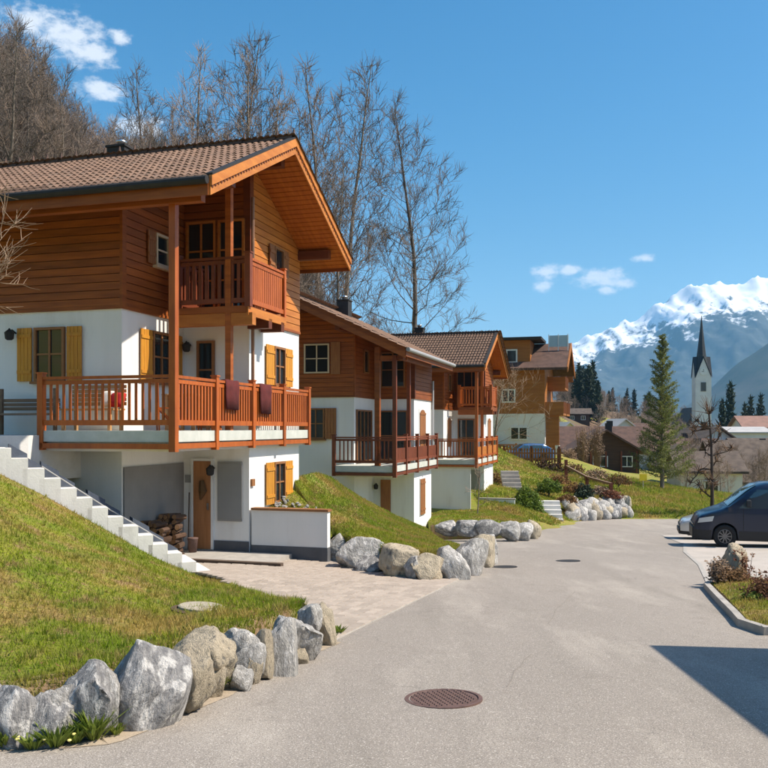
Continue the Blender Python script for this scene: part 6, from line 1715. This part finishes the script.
# prominent ones: (pixel column, pixel row of the top, distance, variant, label)
prom = [(322, 52, 52, 0, 'tall leafless tree right behind the gable peak of the first chalet'), (338, 50, 55, 1, 'tallest slim leafless tree between first chalet and lone tree'), (300, 92, 50, 2, 'leafless tree just right of the first chalet roof peak'), (336, 150, 46, 4, 'low leafless tree above the second chalet roof'),
        (222, 20, 48, 1, 'tallest leafless tree above the middle of the first roof'), (192, 40, 50, 2, 'leafless tree left of the tallest one above the first roof'), (248, 50, 47, 0, 'leafless tree right of the tallest one above the first roof'), (276, 84, 49, 3, 'leafless tree above the right end of the first roof ridge'), (140, 55, 56, 4, 'leafless tree behind the chimney of the first chalet'), (172, 92, 54, 0, 'slim leafless tree right of the first chimney'), (120, 118, 50, 2, 'leafless tree left of the first chimney')]
for px, py, Y, k, lb in prom:
    x = (px - 384) / FPX * Y; zt = (428 - py) / FPX * Y; zb = Tz(x, Y); h = max(zt - zb, 6)
    place_tree(V_w[k], 'bare_tree', lb, (x, Y, zb), rt.random() * 6.28, h / 17 * .98 if h < 22 else 1.25, sz=h / 17)
GL = 'leafless tree in the dense brown wood on the hillside behind the first chalet'; GG = 'trees of the hillside wood'
def skyline(px): return interp(px, [-80, 0, 20, 40, 70, 95, 125, 160, 200, 300, 330, 380, 420, 470, 500], [-60, -10, 10, 45, 75, 105, 118, 118, 120, 150, 190, 225, 262, 300, 330])
n_w = 0; tries = 0
while n_w < 230 and tries < 4000:
    tries += 1
    px = rt.uniform(-90, 305) if rt.random() < .8 else rt.uniform(-60, 130); Y = rt.uniform(38, 95); x = (px - 384) / FPX * Y; zb = Tz(x, Y)
    py = skyline(px) + abs(rt.gauss(0, 1)) * 45; zt = (428 - py) / FPX * Y; h = zt - zb
    if h < 7 or h > 21: continue
    place_tree(V_w[rt.randrange(5)], 'bare_tree', GL, (x, Y, zb), rt.random() * 6.28, min(max(h / 17, .6), 1.15) * rt.uniform(.9, 1.1), sz=h / 17, group=GG); n_w += 1
# undergrowth between houses and wood
GU = 'leafless thicket bush at the foot of the hillside wood'
for k in range(75):
    px = rt.uniform(-20, 480); Y = rt.uniform(46, 80); x = (px - 384) / FPX * Y; zb = Tz(x, Y); s = rt.uniform(.35, .75)
    if px > 380: s *= .6
    place_tree(V_b[rt.randrange(3)], 'thicket_bush', GU, (x, Y, zb), rt.random() * 6.28, s, cat='bush', group='thicket bushes below the wood')
# evergreen between the first two chalets
# bare tree in front of house 4
hb = make_tree_meshes('h', 71, 6.5, .11, 22, .20, egg(.3, .4), 4.2, 8, 7, up=-.01, twl=.8, prim_el=(30, 60), tm=TWIGP)
p = at(493, 450, 66); place_tree(hb, 'bare_tree', 'spreading brown leafless tree in front of the tall ochre house', (p.x, p.y, Tz(p.x, p.y)), 1.0, 1.1)
sp_ = make_tree_meshes('s', 73, 3.2, .025, 8, .4, egg(.3, .5), .8, 3, 3, up=.1, twl=.25)
p = at(477, 520, 37); place_tree(sp_, 'young_tree', 'thin young leafless tree on the small lawn before the third chalet', (p.x, p.y, p.z), 0, .9)
# pale branches reaching in at the left frame edge
lt = make_tree_meshes('l', 75, 6.2, .09, 30, .35, egg(.3, .4), 2.2, 8, 6, up=.05, twl=.55, prim_el=(5, 60), bm=TWIGP, tm=TWIGP)
place_tree(lt, 'bare_tree', 'pale bare branches reaching in front of the roof at the left edge', (-7.35, 13.4, -.5), 2.4, 1.02)
# pollarded tree by the van
def pollard():
    rs = np.random.RandomState(5); A = TubeSet(); B = TubeSet()
    tr = branch_path(rs, (0, 0, -.5), (0, 0, 1), 6.3, 8, .02, .02); A.add(tr, np.linspace(.12, .05, 9), 7)
    for i in range(11):
        f = .32 + .07 * i; k = min(int(f * 8), 7); p = tr[k]; az = (0 if i % 2 else math.pi) + rs.normal() * .6
        b = branch_path(rs, p, (math.cos(az), math.sin(az), .25), rs.uniform(1.4, 2.4) * (1.1 - f * .6), 6, .30, .06); A.add(b, np.linspace(.05, .028, 7), 5)
        for j in range(16):
            q = b[rs.randint(2, 7)]; c = branch_path(rs, q, rs.normal(size=3) + np.array([0, 0, .5]), rs.uniform(.25, .7), 3, .3, .1); B.add(c, np.linspace(.03, .01, 4), 3)
        for j in range(10):
            c = branch_path(rs, b[-1], rs.normal(size=3) + np.array([0, 0, .3]), rs.uniform(.15, .4), 2, .3, .1); B.add(c, np.linspace(.03, .012, 3), 3)
    for j in range(30):
        c = branch_path(rs, tr[-1], rs.normal(size=3) * .5 + np.array([0, 0, 1.0]), rs.uniform(.4, 1.3), 3, .2, .1); B.add(c, np.linspace(.025, .008, 4), 3)
    return A.mesh('trunk', mat('dark_bark', (.06, .045, .036), (.04, .03, .025), 4, .9)), B.mesh('crown', mat('rusty_twigs', (.12, .065, .03), (.08, .045, .025), 2, .9))
p = at(712, 512, 48); place_tree(pollard(), 'pollard_tree', 'knobbly pollarded bare tree beside the van with a rusty top', (p.x, p.y, Tz(p.x, p.y)), 0, 1.0)

# tall light-green conifer
def conifer(seed, Ht, rmax, nb, m, nl, ls, r0=.16, droop=.0, expo=.8, tight=.55):
    rs = np.random.RandomState(seed); A = TubeSet(); LV = []
    tr = branch_path(rs, (0, 0, -.5), (0, 0, 1), Ht + .5, 8, .006, .05); A.add(tr, np.linspace(r0, .02, 9), 7)
    for i in range(nb):
        f = .10 + .89 * (i + rs.rand()) / nb; z = f * Ht; k = min(int(f * 8), 7); p = tr[k] + (tr[k + 1] - tr[k]) * (f * 8 - k)
        az = i * 2.4 + rs.rand(); L = rmax * ((1 - f) ** expo) * rs.uniform(.75, 1.15) + .15
        b = branch_path(rs, p, (math.cos(az), math.sin(az), .05 + .55 * f - droop), L, 5, .05, .10); A.add(b, np.linspace(.035, .008, 6), 4)
        n = int(nl * (L / rmax + .15)); t = rs.rand(n) ** .8 * 4.98; k = t.astype(int); q = b[k] + (b[k + 1] - b[k]) * (t - k)[:, None]
        w = .10 + .16 * L * (1 - np.abs(t / 5 - .55)); o = rs.normal(size=(n, 3)) * w[:, None] * np.array([1, 1, .35]) * tight
        LV.append(q + o)
    P = np.concatenate(LV); n = len(P); a = rs.normal(size=(n, 3)) + np.array([0, 0, .5]); a /= np.linalg.norm(a, axis=1)[:, None]; c = np.cross(a, rs.normal(size=(n, 3))); c /= np.linalg.norm(c, axis=1)[:, None]
    s = ls * (.6 + .8 * rs.rand(n))[:, None]; V_ = np.empty((n * 3, 3)); V_[0::3] = P - c * s * .3; V_[1::3] = P + c * s * .3; V_[2::3] = P + a * s * 1.4
    return A.mesh('trunk', BARKT), np_mesh('crown', V_, np.arange(n * 3).reshape(-1, 3), m)
p = at(662, 491, 58); zb = Tz(p.x, p.y)
place_tree(conifer(3, 10.9, 2.35, 105, NEEDLE, 330, .085, tight=.42), 'conifer_tree', 'tall light green pointed conifer standing on the bank', (p.x, p.y, zb), 0, (p.z + 10.7 - zb) / 10.9)
ev = conifer(5, 5.0, 1.3, 60, HEDGE, 120, .12, r0=.07)
p = at(352, 330, 47); place_tree(ev, 'evergreen_tree', 'small green evergreen showing between the first two chalet roofs', (p.x - .6, p.y, Tz(p.x, p.y)), 0, 1.25)
# far spruces, village and hill trees
SP = [conifer(80 + k, 16, 3.0, 46, SPRUCE, 34, .8, r0=.2, droop=.25, expo=.85) for k in range(3)]
GS = 'dark spruce on the far wooded hill above the village'
for k in range(40):
    px = rt.uniform(563, 602) if k < 22 else rt.uniform(600, 668); Y = rt.uniform(232, 330) if k < 22 else rt.uniform(290, 420); x = (px - 384) / FPX * Y; zb = Tz(x, Y)
    py = (rt.uniform(362, 376) if px < 595 else rt.uniform(376, 398)) if k < 22 else rt.uniform(388, 412); h = max((428 - py) / FPX * Y - zb, 7)
    h = min(h, 24)
    place_tree(SP[k % 3], 'spruce_tree', GS, (x, Y, zb), rt.random() * 6, h / 16, cat='tree', group='spruces of the far hill')
GF = 'leafless tree on the far wooded hill above the village'
for k in range(110):
    px = rt.uniform(556, 700); Y = rt.uniform(170, 330); x = (px - 384) / FPX * Y; zb = Tz(x, Y)
    if abs(px - 590) < 28 and Y < 232: continue
    place_tree(V_b[k % 3], 'bare_tree', GF, (x, Y, zb), rt.random() * 6, rt.uniform(.7, 1.1), cat='tree', group='bare trees of the far hill')
for px, py, Y, lb in ((730, 383, 210, 'dark spruce right of the church tower'), (722, 400, 205, 'shorter dark spruce close to the church tower'), (750, 397, 260, 'dark spruce left of the pale far house'), (760, 395, 265, 'dark spruce behind the pale far house'), (744, 404, 255, 'small dark spruce far right of the church')):
    x = (px - 384) / FPX * Y; zb = Tz(x, Y); h = (428 - py) / FPX * Y - zb
    place_tree(SP[0 if Y < 220 else 1], 'spruce_tree', lb, (x, Y, zb), 1, min(h / 16 * .8, 1.3), sz=h / 16)
GV = 'leafless tree between the village roofs'
for k, (px, Y, s) in enumerate([(684, 100, .55), (697, 92, .5), (724, 150, .9), (735, 140, .8), (742, 110, .6), (762, 96, .55), (715, 180, 1.0), (770, 130, .8), (700, 170, .9), (755, 160, .8), (640, 120, .7), (648, 140, .8), (688, 76, .45), (726, 84, .5), (738, 74, .42), (704, 118, .7), (765, 78, .4), (750, 126, .7), (718, 128, .75), (695, 140, .9), (708, 150, .9), (728, 170, 1.0), (745, 180, 1.0), (760, 150, .9), (680, 130, .7), (735, 100, .55), (748, 88, .5)]):
    x = (px - 384) / FPX * Y; place_tree(V_b[k % 3], 'bare_tree', GV, (x, Y, Tz(x, Y)), k * 1.3, s, group='bare trees of the village')

rv_ = random.Random(77)
for k in range(34):
    Y = rv_.uniform(62, 105); px = rv_.uniform(676, 790); x = (px - 384) / FPX * Y
    if abs(x - 40) < 8.5 and 78 < Y < 90: Y = 76; x = (px - 384) / FPX * Y
    place_tree(V_b[k % 3], 'bare_tree', GV, (x, Y, Tz(x, Y)), k * 1.1, rv_.uniform(.3, .5), group='bare trees of the village')

# ------------------------------------------------------------------ haze
HZ = bpy.data.materials.new('thin_valley_haze'); HZ.use_nodes = True
ht = HZ.node_tree; ht.nodes.clear(); ho = ht.nodes.new('ShaderNodeOutputMaterial'); hv = ht.nodes.new('ShaderNodeVolumePrincipled')
hv.inputs['Color'].default_value = (.27, .61, 1.0, 1); hv.inputs['Density'].default_value = 8e-5; hv.inputs['Anisotropy'].default_value = .0
ht.links.new(hv.outputs[0], ho.inputs['Volume'])
hz = None
if 1: hz = MB().box(-9500, 9500, -4500, 11500, -60, 1500).build('haze', HZ); prop(hz, kind='stuff', label='thin blue valley haze', cat='haze')
